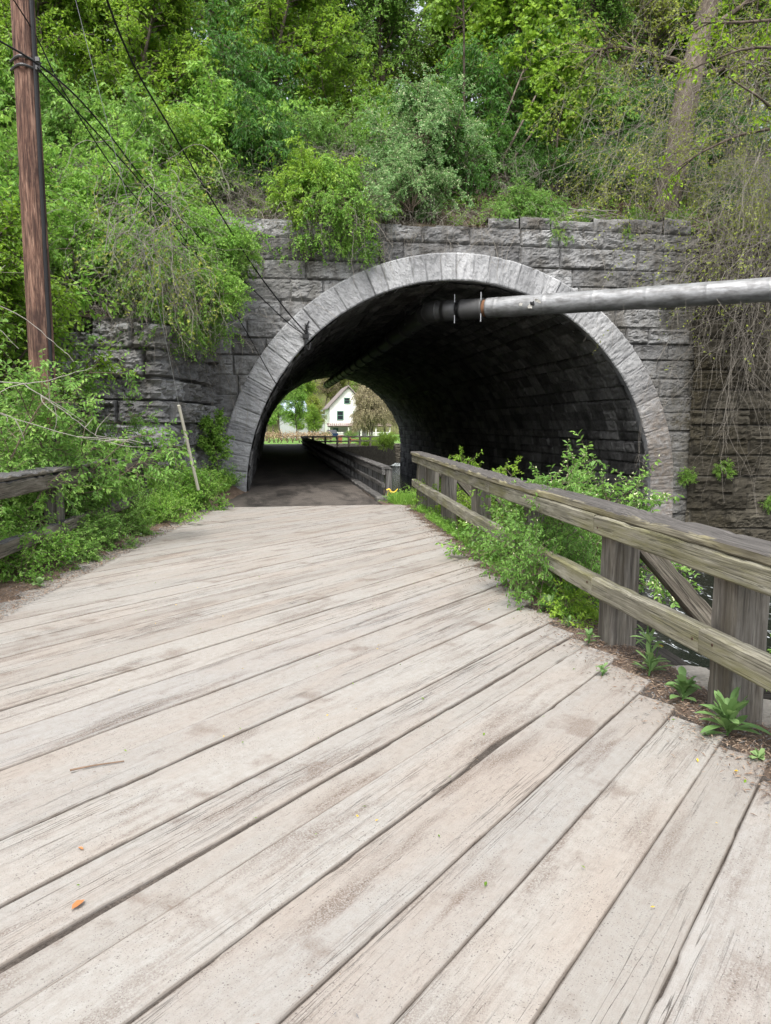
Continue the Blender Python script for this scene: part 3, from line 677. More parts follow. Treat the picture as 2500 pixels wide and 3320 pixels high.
cable([(-2.80, 10.34, 6.0), (-1.95, 13.5, 5.45), (-1.1, 16.6, 4.55), (-.55, 17.9, 3.75), (.07, 18.3, 2.65), (.35, 18.9, 2.45), (.55, 19.4, 2.6)], .011, 'lowest black cable from the pole, entering the tunnel low on the left of the arch')
cable([(-3.25, 8, 6.9), (-2.9, 10.3, 6.55), (-2.6, 10.9, 5.9), (-2.1, 12.6, 5.2), (-1.5, 15.0, 4.9)], .009, 'slack black cable looping over the upper part of the pole')
cable([(.55, 19.4, 2.6), (.5, 21, 2.9), (.3, 23, 2.65), (.2, 25, 3.0)], .012, 'short black cable drooping along the left tunnel wall against the daylight')
hk = MB(); hk.add(*tube1([(.84, 18.34, 3.70), (.88, 18.30, 3.95), (.93, 18.36, 4.06)], .018)); hk.add(*tube1([(.86, 18.3, 3.75), (.84, 18.28, 3.5), (.92, 18.3, 3.38), (.97, 18.33, 3.55)], .022)); hk.box(.78, .92, 18.27, 18.37, 3.66, 3.75)
for z in np.linspace(3.78, 3.95, 5): hk.add(*tubes(np.array([[(.86, 18.3, z), (.865, 18.3, z + .02)]]), np.full((1, 2), .042), 10, True))
tag(hk.obj('insulator_hook', M['black'], loc=(.86, 18.35, 3.7)), 'black insulator and hook bolted to the left haunch of the arch ring', 'insulator')
cable([(-2.98, 10.46, 9.8), (-2.15, 11.95, 5.3), (-1.82, 12.5, 3.81), (-1.56, 13.2, 1.9), (-1.50, 13.35, 1.3)], .0045, 'thin grey guy wire slanting from the pole top into the pale guard', mat='steel', name='guy_wire')
gd = MB(); P0 = np.array((-1.565, 13.18, 1.92)); P1 = np.array((-1.33, 13.7, .42))
gd.add(*tubes(np.array([[P0, P0 * .5 + P1 * .5, P1]]), np.full((1, 3), .028), 10, True))
tag(gd.obj('guy_guard', M['guard'], loc=tuple(P1)), 'pale plastic guard tube leaning in front of the left stone wall', 'guy guard')

# ------------------------------------------------------------------ the pipe
pp = empty('metal_pipe', (5.9, 18.2, 4.5), 'fat dented metal clad pipe crossing the right of the arch and bending into the tunnel', 'pipe')
A0 = np.array((13.6, 11.72, 4.30)); A1 = np.array((4.30, 19.55, 4.54)); ad = (A1 - A0) / np.linalg.norm(A1 - A0); AL = np.linalg.norm(A1 - A0)
def lathe(prof, base, ax, sides=40, dent=0, seed=1):
    ax = np.array(ax) / np.linalg.norm(ax); n1 = nrm(np.cross(ax, [0, 0, 1])); n2 = np.cross(n1, ax)
    p = np.array(prof, float); a = np.linspace(0, 2 * PI, sides, endpoint=False)
    t = p[:, 0][:, None]; r = p[:, 1][:, None] * (1 + dent * (fbm(t * 1.5 + 0 * a, a * 2 + 0 * t, seed, 4) - .5))
    V = np.array(base) + t[..., None] * ax + r[..., None] * (np.cos(a)[None, :, None] * n1 + np.sin(a)[None, :, None] * n2)
    return V.reshape(-1, 3), [gridF(len(p), sides, True)]
tE = AL - 1.50                                        # where the jacket stops
pr = []
for t in np.arange(0, tE, .06):
    pr.append((t, .247))
    if abs((t % 1.22) - .6) < .03: pr += [(t + .01, .252), (t + .04, .252)]
pr += [(tE, .247), (tE, .2)]
b = MB(); b.add(*lathe(pr, A0, ad, dent=.05)); b.obj('pipe_jacket', M['metal'], pp, smooth=True)
b = MB(); b.add(*lathe([(tE - .2, .21), (tE + .3, .21)], A0, ad)); b.obj('inner_pipe', M['rust'], pp, smooth=True)
b = MB(); b.add(*lathe([(tE + .5, .19), (AL + .05, .19)], A0, ad)); b.obj('inner_pipe', M['black'], pp, smooth=True)
b = MB(); b.add(*lathe([(tE + .10, .2), (tE + .10, .256), (tE + .13, .262), (tE + .17, .254), (tE + .62, .256), (tE + .66, .266), (tE + .72, .266), (tE + .72, .2)], A0, ad, dent=.03)); b.obj('coupling_sleeve', M['metal_dark'], pp, smooth=True)
b = MB(); b.add(*lathe([(tE + .84, .2), (tE + .84, .262), (tE + 1.1, .262), (tE + 1.12, .27), (tE + 1.18, .27), (tE + 1.18, .262), (tE + 1.3, .26), (tE + 1.3, .2)], A0, ad)); b.obj('coupling_sleeve', M['metal_dark'], pp, smooth=True)
b = MB()
for tt in (tE + .05, tE + .78):
    c = A0 + ad * tt
    for s_ in (-1, 1):
        q = c + np.array([-.2, -.2, 0]) * .9; b.add(*tubes(np.array([[q + [0, 0, .26 * s_ - .1], q + [0, 0, .26 * s_ + .1]]]), np.full((1, 2), .014), 6, True))
b.obj('tie_rod', M['steel'], pp)
# mitred bend, then the straight run under the crown
bend = spline([A0 + ad * (AL - .22), A0 + ad * (AL + .05), (4.18, 20.1, 4.54), (4.20, 20.6, 4.54)], 12)
b = MB(); b.add(*tubes(bend[None], np.full((1, 12), .262), 32)); b.obj('bend', M['metal_dark'], pp, smooth=True)
b = MB()
for k in (2, 5, 8): b.add(*lathe([(-.03, .262), (-.02, .275), (.02, .275), (.03, .262)], bend[k], bend[k + 1] - bend[k - 1], 32))
b.obj('bend_band', M['metal_dark'], pp, smooth=True)
pr = []
for t in np.arange(0, 37, .25):
    pr.append((t, .255))
    if (t % 2.5) < .01 and t > 0: pr += [(t + .01, .29), (t + .1, .29), (t + .11, .255)]
b = MB(); b.add(*lathe(pr, (4.20, 20.55, 4.54), (0, 1, 0), 28)); b.obj('tunnel_run', M['metal_dark'], pp, smooth=True)
b = MB()
for y in np.arange(22, 57, 3.8): b.add(*tubes(np.array([[(3.96, y, 5.0), (3.93, y, 4.54), (4.2, y, 4.25), (4.47, y, 4.54), (4.44, y, 5.0)]]), np.full((1, 5), .03), 6))
b.obj('hanger', M['metal_dark'], pp)
# torn flakes of jacket
tr = MB(); rng = np.random.default_rng(2)
tq = A0 + ad * (tE - 1.28); front = nrm(np.array([[-ad[1], ad[0], 0]]))[0]; front = front if front[1] < 0 else -front
def flake(c, s_, lift, seed):
    r = np.random.default_rng(seed); a = np.linspace(0, 2 * PI, 9, endpoint=False); rr = s_ * r.uniform(.5, 1.2, 9)
    q = c + front * .253; V = [q + ad * (x * rr_) + np.array([0, 0, 1]) * (z * rr_ * .9) + front * (lift * max(0, z * .6 + .4)) for x, z, rr_ in zip(np.cos(a), np.sin(a), rr)]
    return np.array(V + [q + front * .01]), [np.array([(i, (i + 1) % 9, 9) for i in range(9)])]
tr2 = MB(); tr2.add(*flake(tq, .07, .0, 1)); tr2.obj('tear_hole', M['black'], pp)
tr.add(*flake(tq + ad * .05 + [0, 0, -.07], .06, .03, 4)); tr.add(*flake(tq - ad * .17 + [0, 0, .03], .06, .03, 5)); tr.add(*flake(tq + ad * .30 + [0, 0, .0], .05, .02, 6)); tr.add(*flake(tq - ad * .1 + [0, 0, .06], .05, .04, 8))
tr.obj('torn_liner', M['paper'], pp)

# ------------------------------------------------------------------ plants
def grow(P0, D, L, K, droop, wander, rng, up=0.):
    N = len(P0); P = [P0]; D = nrm(D); L = np.broadcast_to(L, (N,))[:, None]
    for k in range(K - 1):
        D = nrm(D + wander * rng.normal(size=(N, 3)) + np.array([0, 0, -1.]) * (droop * (k + 1) / K) + np.array([0, 0, 1.]) * up)
        P.append(P[-1] + D * L / (K - 1))
    return np.stack(P, 1)
def at(P, idx, t):
    K = P.shape[1]; f = t * (K - 1); i = np.minimum(f.astype(int), K - 2); f = (f - i)[:, None]
    a = P[idx, i]; b = P[idx, i + 1]; return a * (1 - f) + b * f, nrm(b - a)
def leaf_geo(P, D, N, L, asp, kind, rng):
    """leaves at P pointing along D, facing N; returns verts, faces and leaf index per vert"""
    S = nrm(np.cross(D, N)); N = np.cross(S, D); L = L[:, None, None]; n = len(P)
    if kind == 'oval': T = np.array([(0, 0, 0), (.25, .36, .06), (.62, .42, .05), (1, 0, -.12), (.62, -.42, .05), (.25, -.36, .06)]); f = [(0, 1, 2, 3), (0, 3, 4, 5)]
    elif kind == 'diamond': T = np.array([(0, 0, 0), (.45, .5, .05), (1, 0, -.08), (.45, -.5, .05)]); f = [(0, 1, 2, 3)]
    elif kind == 'maple':
        r = [(0, .12), (-.12, .36), (.2, .34), (.22, .62), (.42, .42), (.66, .52), (.66, .26), (1, 0)]
        T = np.array([(a, b, -.05 * a + .05 * b) for a, b in r] + [(a, -b, -.05 * a + .05 * b) for a, b in r[-2::-1]]); f = [tuple(range(len(T)))]; asp = 1.
    elif kind == 'blade': T = np.array([(0, .5, 0), (.35, .45, .03), (.7, .3, -.03), (1, 0, -.18), (.7, -.3, -.03), (.35, -.45, .03), (0, -.5, 0)]); f = [tuple(range(7))]
    V = P[:, None] + L * (T[None, :, 0:1] * D[:, None] + asp * T[None, :, 1:2] * S[:, None] + T[None, :, 2:3] * N[:, None])
    m = len(T); F = [np.concatenate([np.array([q]) + np.arange(n)[:, None] * m for q in f])]
    return V.reshape(-1, 3), F, np.repeat(np.arange(n), m)
def twig_leaves(T, leaf, npair, rng, asp, kind, tint0=.45, spread=.85, droop=.0, t0=.12, jitter=.6):
    N = len(T); tt = np.linspace(t0, 1, npair); idx = np.repeat(np.arange(N), npair * 2); t = np.tile(np.repeat(tt, 2), N) - .001
    sd = np.tile(np.array([1., -1.]), N * npair)
    P, D = at(T, idx, np.clip(t + rng.normal(0, .02, len(t)), 0, .999)); up = np.array([0, 0, 1.]) + rng.normal(0, jitter, (len(P), 3))
    S = nrm(np.cross(D, up)); Dl = nrm(D * .55 + S * (spread * sd)[:, None] + rng.normal(0, .22, P.shape) + np.array([0, 0, -droop]))
    keep = rng.random(len(P)) > .08
    L = leaf * rng.uniform(.6, 1.15, len(P)) * (1 - .35 * np.clip(t - .6, 0, 1))
    tint = np.clip(tint0 + rng.normal(0, .13, N)[idx] + rng.normal(0, .09, len(P)) + .22 * (t - .5), 0, 1)
    P, Dl, up, L, tint = P[keep], Dl[keep], up[keep], L[keep], tint[keep]
    V, F, li = leaf_geo(P, Dl, nrm(up), L, asp, kind, rng)
    return V, F, tint[li], P
def plant(seed, H, W, nst, nbr, ntw, leaf, npair, stem_r=.018, el=(.5, 1.5), droop=.12, br_L=.4, tw_L=.4, tw_droop=.25, bt=(.25, .98), asp=.45, kind='oval', flower=0, trunk=None, tint0=.45, br_el=.1, leafdroop=.1, wander=.13, spread=.85):
    rng = np.random.default_rng(seed)
    az = rng.uniform(0, 2 * PI, nst) + np.arange(nst) * 2.4; e = rng.uniform(*el, nst)
    D = np.stack([np.cos(az) * np.cos(e), np.sin(az) * np.cos(e), np.sin(e)], 1)
    L = 1 / np.sqrt((np.cos(e) / W) ** 2 + (np.sin(e) / H) ** 2) * rng.uniform(.72, 1.05, nst)
    P0 = np.stack([rng.normal(0, .05 * W, nst), rng.normal(0, .05 * W, nst), np.full(nst, -.1)], 1)
    if trunk is not None: P0 = P0 * 0; L = np.full(nst, H); D = np.array([trunk] * nst)
    ST = grow(P0, D, L * 1.08, 10, droop, wander * (.5 if trunk is not None else 1), rng)
    RS = stem_r * np.linspace(1, .25, 10)[None] * rng.uniform(.7, 1.2, nst)[:, None]
    if trunk is not None: RS = stem_r * (np.linspace(1, .2, 10)[None] + .55 * np.exp(-np.arange(10) * 1.6)[None])
    i = rng.integers(nst, size=nbr); t = rng.uniform(*bt, nbr); p, d = at(ST, i, t)
    r = rng.normal(size=(nbr, 3)); d2 = nrm(d * .55 + nrm(r - d * (r * d).sum(1, keepdims=True)) * .9 + np.array([0, 0, br_el]))
    BL = br_L * rng.uniform(.55, 1.25, nbr) * ((1.25 - .75 * t) if trunk is not None else 1)
    BR = grow(p, d2, BL, 7, droop * 1.2, wander, rng)
    RB = (stem_r * (.34 if trunk is not None else .45)) * np.linspace(1, .3, 7)[None] * rng.uniform(.6, 1.2, nbr)[:, None]
    i = rng.integers(nbr, size=ntw); t = rng.uniform(.25, 1, ntw); p, d = at(BR, i, t * .999)
    r = rng.normal(size=(ntw, 3)); d3 = nrm(d * .6 + nrm(r - d * (r * d).sum(1, keepdims=True)) * .8 + np.array([0, 0, .1]))
    TW = grow(p, d3, tw_L * rng.uniform(.5, 1.2, ntw), 6, tw_droop, wander * .9, rng)
    rt = max(.0025, stem_r * .1); RT = rt * np.linspace(1, .5, 6)[None] * np.ones((ntw, 1))
    wood = MB(); wood.add(*tubes(ST, RS, 10 if trunk is not None else 6)); wood.add(*tubes(BR, RB, 5)); wood.add(*tubes(TW, RT, 3))
    out = [('trunk' if trunk is not None else 'stems', wood)]
    lv = fl = None
    if npair:
        V, F, ti, LP = twig_leaves(TW, leaf, npair, rng, asp, kind, tint0, droop=leafdroop, spread=spread)
        out.append(('crown' if trunk is not None else 'foliage', MB().add(V, F, ti)))
        if flower:
            k = rng.random(len(LP)) < flower; n = k.sum(); q = LP[k] + rng.normal(0, .012, (n, 3)) + [0, 0, .015]
            V, F, _ = leaf_geo(q, nrm(rng.normal(size=(n, 3)) + [0, 0, .8]), nrm(rng.normal(size=(n, 3))), np.full(n, leaf * .36), .5, 'diamond', rng)
            V2, F2, _ = leaf_geo(q, nrm(rng.normal(size=(n, 3)) + [0, 0, .8]), nrm(rng.normal(size=(n, 3))), np.full(n, leaf * .36), .5, 'diamond', rng)
            out.append(('blossom', MB().add(V, F).add(V2, F2)))
    return out
PROTO = {}
def proto(key, parts, leafmat, woodmat='twig', petal='petal'):
    l = []
    for nm, b in parts:
        mt = M[leafmat] if nm in ('foliage', 'crown') else M[petal] if nm == 'blossom' else M[woodmat]
        l.append((nm, mesh_data(nm, np.concatenate(b.V), b.F, mt, attrs={'tint': np.concatenate(b.A)}, smooth=(nm in ('trunk',)))))
    PROTO[key] = l
def put(key, name, label, cat, loc, rz=0, s=1., group=None, tilt=(0, 0), leafmat=None):
    o = empty(name, loc, label, cat, group); o.rotation_euler = (tilt[0], tilt[1], rz); o.scale = (s, s, s) if not hasattr(s, '__len__') else s
    for nm, me in PROTO[key]:
        c = link(nm, me, o)
        if leafmat and nm in ('foliage', 'crown'):
            c.material_slots[0].link = 'OBJECT'; c.material_slots[0].material = M[leafmat]
    return o
# near shrubs (real leaf size)
proto('honey_big', plant(1, 1.9, 1.7, 26, 230, 2300, .066, 7, .014, tw_L=.36, br_L=.75, tw_droop=.22, flower=.006, asp=.5, leafdroop=.25), 'leaf_honey')
proto('honey_tall', plant(6, 2.15, 1.0, 20, 150, 1300, .066, 7, .013, el=(.7, 1.5), tw_L=.34, br_L=.5, tw_droop=.2, asp=.52, leafdroop=.25), 'leaf_honey')
proto('honey_mid', plant(2, 1.15, .8, 15, 95, 620, .062, 7, .011, tw_L=.30, br_L=.42, tw_droop=.2, flower=.004, asp=.5, leafdroop=.25), 'leaf_honey')
proto('honey_bloom', plant(5, 1.15, .8, 15, 95, 560, .060, 7, .011, tw_L=.30, br_L=.42, tw_droop=.2, flower=.12, asp=.5, leafdroop=.25), 'leaf_honey')
proto('honey_small', plant(3, .72, .5, 11, 55, 300, .058, 6, .008, tw_L=.24, br_L=.28, tw_droop=.18, asp=.55, leafdroop=.25), 'leaf_honey')
proto('honey_spread', plant(4, .62, .95, 14, 80, 520, .056, 7, .009, el=(.15, 1.1), tw_L=.28, br_L=.38, tw_droop=.25, asp=.55, leafdroop=.25), 'leaf_herb')
# slope shrubs, seen from twenty metres
proto('slope_a', plant(11, 2.3, 2.1, 20, 130, 1500, .12, 6, .022, tw_L=.5, br_L=.95, tw_droop=.45, kind='diamond', leafdroop=.5, asp=.5), 'leaf_lime')
proto('slope_b', plant(12, 2.6, 1.7, 18, 110, 1350, .15, 5, .022, tw_L=.55, br_L=.9, tw_droop=.6, kind='diamond', leafdroop=.7, asp=.36), 'leaf_lime')
proto('slope_c', plant(13, 1.7, 1.9, 22, 140, 1600, .085, 7, .018, tw_L=.42, br_L=.8, tw_droop=.45, kind='diamond', leafdroop=.4, asp=.55), 'leaf_honey')
proto('bloom', plant(14, 1.5, 1.5, 22, 130, 1700, .075, 7, .018, tw_L=.36, br_L=.75, tw_droop=.4, kind='diamond', flower=.22, asp=.55, leafdroop=.3), 'leaf_pale')
proto('hang', plant(15, 1.3, 1.2, 20, 110, 900, .08, 6, .014, el=(-.9, .9), droop=.5, tw_L=.4, br_L=.8, tw_droop=.7, kind='diamond', asp=.55, leafdroop=.3), 'leaf_herb')
proto('brush', plant(16, 1.9, 1.9, 34, 330, 1300, .05, 0, .012, el=(.1, 1.4), droop=.25, tw_L=.6, br_L=1., tw_droop=.4, wander=.22), 'leaf_olive', 'vine_bark')
proto('sparse', plant(17, 1.7, 1.9, 26, 190, 900, .075, 5, .012, el=(.1, 1.3), droop=.3, tw_L=.6, br_L=.9, tw_droop=.5, kind='diamond', asp=.6, wander=.2), 'leaf_olive', 'vine_bark')
# trees
proto('tree_a', plant(21, 6.5, 2, 1, 46, 1500, .17, 6, .10, trunk=(.05, 0, 1), bt=(.3, 1), br_L=2.4, tw_L=.7, tw_droop=.3, kind='diamond', asp=.5, droop=.02, leafdroop=.3), 'leaf_lime', 'bark')
proto('tree_b', plant(22, 7.5, 2, 1, 60, 1900, .16, 6, .12, trunk=(-.06, .03, 1), bt=(.22, 1), br_L=2.5, tw_L=.75, tw_droop=.25, kind='diamond', asp=.5, droop=.02), 'leaf_honey', 'bark')
proto('tree_c', plant(23, 7, 2, 1, 40, 900, .17, 4, .08, trunk=(.1, .06, 1), bt=(.4, 1), br_L=2.2, tw_L=.6, tw_droop=.3, kind='maple', droop=.02, leafdroop=.5), 'leaf_lime', 'bark')
proto('tree_sparse', plant(24, 8, 2, 1, 46, 1200, .12, 5, .10, trunk=(.03, .03, 1), bt=(.35, 1), br_L=2.6, tw_L=.8, tw_droop=.3, kind='diamond', droop=.02), 'leaf_olive', 'bark')
proto('sapling', plant(25, 5.5, 1, 1, 14, 120, .13, 4, .045, trunk=(.28, .05, 1), bt=(.62, 1), br_L=1.2, tw_L=.5, tw_droop=.3, kind='maple', droop=.03, leafdroop=.6), 'leaf_lime', 'bark')
proto('weeping', plant(26, 6.0, 2, 1, 70, 2200, .17, 7, .12, trunk=(.02, 0, 1), bt=(.35, 1), br_L=2.8, tw_L=1.5, tw_droop=1.0, kind='diamond', droop=.35, leafdroop=.6), 'leaf_buff', 'bark')

G = lambda x, y: float(ground_z(np.array(x), np.array(y)))
rng = np.random.default_rng(77)
# --- named shrubs on the slope above the arch (x, y, proto, scale, label)
def shrub(key, x, y, s, label, z=None, rz=None, name='shrub', group=None, dz=-.1, tilt=(0, 0), leafmat=None, cat='shrub'):
    return put(key, name, label, cat, (x, y, (G(x, y) if z is None else z) + dz), rng.uniform(0, 6.28) if rz is None else rz, s, group, tilt, leafmat)
shrub('hang', 1.15, 18.75, 1.0, 'green shrub trailing bare runners over the wall top left of the arch crown', z=7.05)
shrub('hang', 2.0, 18.75, .62, 'lower green spray hanging over the wall just left of the pale blossoming bushes', z=6.45)
shrub('bloom', 3.45, 18.75, .85, 'round pale green blossoming bush at the wall edge above the arch crown', z=7.0)
shrub('bloom', 4.3, 20.0, 1.15, 'larger pale blossoming bush higher up behind the round one at the wall edge', z=8.6)
shrub('slope_c', 6.5, 19.4, .72, 'low green shrub on the wall top between the blossoming bushes and the big trunk', z=6.6)
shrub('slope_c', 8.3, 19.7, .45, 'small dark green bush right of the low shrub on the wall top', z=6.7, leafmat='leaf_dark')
shrub('honey_small', 9.6, 18.95, .85, 'small round bush at the wall edge left of the big trunk', z=6.75, leafmat='leaf_herb')
shrub('honey_small', 10.6, 18.8, .8, 'small bush at the foot of the big trunk on the wall edge', z=6.7, leafmat='leaf_herb')
shrub('brush', 5.3, 19.6, .55, 'tangle of bare brown stems under the blossoming bushes', z=6.5)
shrub('brush', 3.0, 19.0, .7, 'tangle of bare brown stems between trailing shrub and round blossoming bush', z=6.3)
shrub('brush', 7.8, 21.4, .9, 'bare brown brush on the slope behind the fallen sticks', dz=-.4)
for x, y, s_ in ((-.6, 20.2, .9), (.3, 20.6, .9), (1.8, 21.4, 1.0), (5.2, 22.6, 1.0)): shrub('brush', x, y, s_, 'bare brown brush in the dark gaps of the thicket above the arch', group='brush in the gaps of the thicket', dz=-.3, name='dead_brush')
# --- the thicket
TH = 'green shrubs of the thicket on the slope'; n = 0
for (y0, xs, sc_) in ((19.6, np.arange(-3.6, 3.2, 1.45), 1.0), (21.0, np.arange(-7, 4.5, 1.8), 1.15), (23.0, np.arange(-9, 7, 2.0), 1.2), (25.5, np.arange(-11, 16, 2.3), 1.25)):
    for x in xs:
        if y0 < 20 and -1.5 < x < .2 or y0 == 21.0 and 1.0 < x < 2.6: continue
        x = x + rng.uniform(-.5, .5); y = y0 + rng.uniform(-.5, .5); k = ('slope_a', 'slope_b', 'slope_b', 'slope_c', 'slope_a')[rng.integers(5)]
        shrub(k, x, y, sc_ * rng.uniform(.8, 1.15), 'leafy green shrub in the dense thicket on the slope above the arch', group=TH, leafmat=('leaf_honey', None, None, 'leaf_herb', 'leaf_bright', 'leaf_dark', 'leaf_dark')[rng.integers(7) if y0 > 20.5 else rng.integers(4)]); n += 1  # dark leaves in the back rows put gap shade into the colour
# the left flank above the wing wall
LB = 'shrubs on the bank above the left wall'
for x, y, k, s in [(-2.5, 15.7, 'slope_c', .95), (-3.9, 15.4, 'slope_c', 1.0), (-5.4, 15.3, 'slope_a', .95), (-7.2, 15.6, 'slope_c', 1.2), (-1.95, 17.2, 'slope_c', .95), (-3.4, 17.0, 'slope_a', 1.0), (-5.2, 16.8, 'slope_c', 1.2), (-7.2, 17.2, 'slope_a', 1.2), (-2.2, 18.3, 'slope_c', .9), (-9.0, 16.5, 'slope_a', 1.3)]:
    shrub(k, x, y, s, 'light green shrub massed on the bank above the left stone wall', group=LB, leafmat='leaf_herb')
shrub('hang', -1.75, 16.6, .9, 'green spray drooping over the left wall beside the arch corner', z=4.8)
shrub('hang', -2.1, 15.3, .75, 'drooping spray at the outer corner of the left wall top', z=4.3)
shrub('brush', -2.7, 15.2, .75, 'brown tangle of dead stems spilling over the left wall top', z=3.8)
shrub('brush', -4.0, 15.2, .8, 'brown tangle of dead stems over the left wall behind the pole', z=3.7)
# trees
TR = 'trees on the embankment crest'
for x, y, k, s in [(-10, 24, 'tree_a', 1.0), (-7.4, 26.5, 'tree_b', 1.1), (-4.6, 24.5, 'tree_a', 1.0), (-2.2, 27, 'tree_b', 1.05), (.2, 25, 'tree_a', .95), (2.2, 27.5, 'tree_b', 1.0), (4.4, 29, 'tree_b', .95), (7, 30.5, 'tree_a', 1.0), (9.5, 28.5, 'tree_b', .9), (12.5, 30, 'tree_sparse', 1.0), (15.5, 28, 'tree_b', 1.0), (18.5, 29, 'tree_a', 1.1), (-6, 31, 'tree_b', 1.3), (0, 32, 'tree_b', 1.35), (-12.5, 29, 'tree_b', 1.3), (6, 35, 'tree_sparse', 1.2), (14, 35, 'tree_b', 1.2), (21, 33, 'tree_b', 1.3), (10.6, 35, 'tree_sparse', 1.2), (-3.5, 22.2, 'tree_a', .8), (-6.2, 21.6, 'tree_a', .8), (8.4, 27, 'tree_a', .9), (11, 26.5, 'tree_b', .85), (14, 26, 'tree_sparse', 1.0), (16.5, 25, 'tree_a', 1.0), (19, 25.5, 'tree_b', 1.1), (12.2, 32, 'tree_b', 1.2), (17, 32, 'tree_b', 1.3), (8, 33, 'tree_b', 1.25), (3, 33, 'tree_b', 1.3), (-9, 33, 'tree_b', 1.4), (24, 30, 'tree_b', 1.3)]:
    shrub(k, x, y, s, 'leafy tree standing in the thicket along the crest of the embankment', group=TR, name='tree', cat='tree')
for i, (x, y, l, tz) in enumerate([(5.75, 21.9, 'slender sapling leaning left in the multi-stemmed clump right of the blossoming bushes', -.25), (6.0, 22.1, 'upright slender sapling in the middle of the multi-stemmed clump', 0), (6.25, 22.0, 'sapling leaning right out of the multi-stemmed clump on the slope', .1), (6.5, 22.3, 'rightmost leaning sapling of the multi-stemmed clump on the slope', .22)]):
    put('sapling', 'sapling', l, 'tree', (x, y, G(x, y) - .2), 0 if i else 3.3, (1.1, 1.1, 1.25), None, (0, tz))
shrub('tree_c', 7.9, 20.9, .5, 'young maple with big pale leaves between the sapling clump and the big trunk', name='maple_tree', cat='tree')
shrub('tree_c', 8.9, 25.6, .9, 'broad leaved maple behind the young maple on the slope', name='maple_tree', cat='tree')
# big leaning trunk on the right
bt = empty('tree', (10.9, 20, 7.2), 'thick grey leaning tree trunk rising from the wall top on the right', 'tree')
Pm = spline([(10.75, 20, 6.9), (10.95, 20.05, 7.9), (11.25, 20.15, 9.0), (11.75, 20.5, 11.1), (12.4, 21, 12.9), (13.3, 21.5, 15.5)], 40)
Rm = np.interp(np.linspace(0, 1, 40), [0, .05, .12, .4, 1], [.66, .50, .42, .36, .24])[None]
V, F = tubes(Pm[None], Rm, 24); 
c_ = np.repeat(Pm, 24, 0); dv = V - c_; aa = np.arctan2(dv[:, 1], dv[:, 0]); V = c_ + dv * (1 + (fbm(aa * 2.4, V[:, 2] * .5, 3, 4) - .5)[:, None] * .34 + .16 * (np.sin(aa * 5 + 1) * np.exp(-(V[:, 2] - 6.9) * 1.2))[:, None])
mesh('trunk', V, F, M['bark'], bt, smooth=True)
def crown_on(parent, starts, dirs, Ls, seed, leaf, mat, ntw=600, npair=4, droop=.12, tw_L=.6, br=120, brL=1.3, asp=.5, kind='diamond', r0=.09, wood='bark', twd=.3):
    g = np.random.default_rng(seed); LM = grow(np.array(starts, float), np.array(dirs, float), np.array(Ls, float), 10, droop, .12, g)
    i = g.integers(len(LM), size=br); t = g.uniform(.25, 1, br); p, d = at(LM, i, t * .999); B = grow(p, nrm(d * .6 + g.normal(size=d.shape) * .6), brL * g.uniform(.5, 1.2, br), 7, droop, .15, g)
    i = g.integers(br, size=ntw); t = g.uniform(.2, 1, ntw); p, d = at(B, i, t * .999); T = grow(p, nrm(d * .6 + g.normal(size=d.shape) * .55), tw_L * g.uniform(.5, 1.2, ntw), 6, twd, .15, g)
    w = MB(); w.add(*tubes(LM, r0 * np.linspace(1, .3, 10)[None] * np.ones((len(LM), 1)), 8)); w.add(*tubes(B, r0 * .3 * np.linspace(1, .35, 7)[None] * np.ones((br, 1)), 5)); w.add(*tubes(T, np.full((ntw, 6), .006), 3))
    w.obj('limbs', M[wood], parent)
    if npair:
        V, F, ti, _ = twig_leaves(T, leaf, npair, g, asp, kind, droop=.3); MB().add(V, F, ti).obj('crown', M[mat], parent, attr='tint')
crown_on(bt, [(11.9, 20.6, 11.4), (12.3, 20.9, 12.6), (11.8, 20.5, 11.2), (12.6, 21, 13)], [(-1, -.2, .5), (.8, -.4, .6), (1, .1, .3), (-.5, .2, 1)], [3.2, 3.5, 3, 3], 5, .09, 'leaf_olive', 700, 4)

# boughs reaching in from the right, and the curtain of dry vines below them
bo = empty('overhanging_bough', (13.6, 15.2, 8.6), 'dark bare-wooded bough with bright yellow green leaf tufts reaching in at the top right', 'branch')
crown_on(bo, [(12.3, 15.2, 8.3), (12.2, 15.0, 9.3), (12.1, 15.4, 10.2), (12.5, 15.6, 7.7)], [(-1, .12, -.12), (-1, .1, .15), (-1, .2, .35), (-1, .3, -.2)], [3.8, 3.4, 3.0, 3.4], 9, .13, 'leaf_bright', 110, 5, .05, .5, 34, 1.1, r0=.05)
def vines(name, label, n, box, L, seed, mat, r=(.003, .0065), side=2, droop=.55, leaf=0, d0=(0, 0, -.3), wander=.23, cat='vine', leafmat='leaf_olive', sideL=.9):
    g = np.random.default_rng(seed); b = np.array(box, float); P0 = b[0] + (b[1] - b[0]) * g.random((n, 3))
    V = grow(P0, g.normal(size=(n, 3)) * [.8, .5, .5] + d0, g.uniform(*L, n), 16, droop, wander, g)
    w = MB(); w.add(*tubes(V, g.uniform(*r, (n, 1)) * np.linspace(1, .45, 16)[None], 4))
    o = empty(name, tuple((b[0] + b[1]) / 2), label, cat)
    T = None
    if side:
        i = g.integers(n, size=n * side); p, d = at(V, i, g.uniform(.1, 1, n * side) * .999); T = grow(p, nrm(d * .5 + g.normal(size=d.shape) * .7), sideL * g.uniform(.4, 1.3, n * side), 8, droop * .8, wander, g)
        w.add(*tubes(T, np.full((len(T), 8), r[0] * .75), 3))
    w.obj('stems', M[mat], o)
    if leaf and T is not None:
        k = T[g.random(len(T)) < leaf]; v, f, ti, _ = twig_leaves(k, .075, 6, g, .62, 'diamond', droop=.2); MB().add(v, f, ti).obj('foliage', M[leafmat], o, attr='tint')
    return o
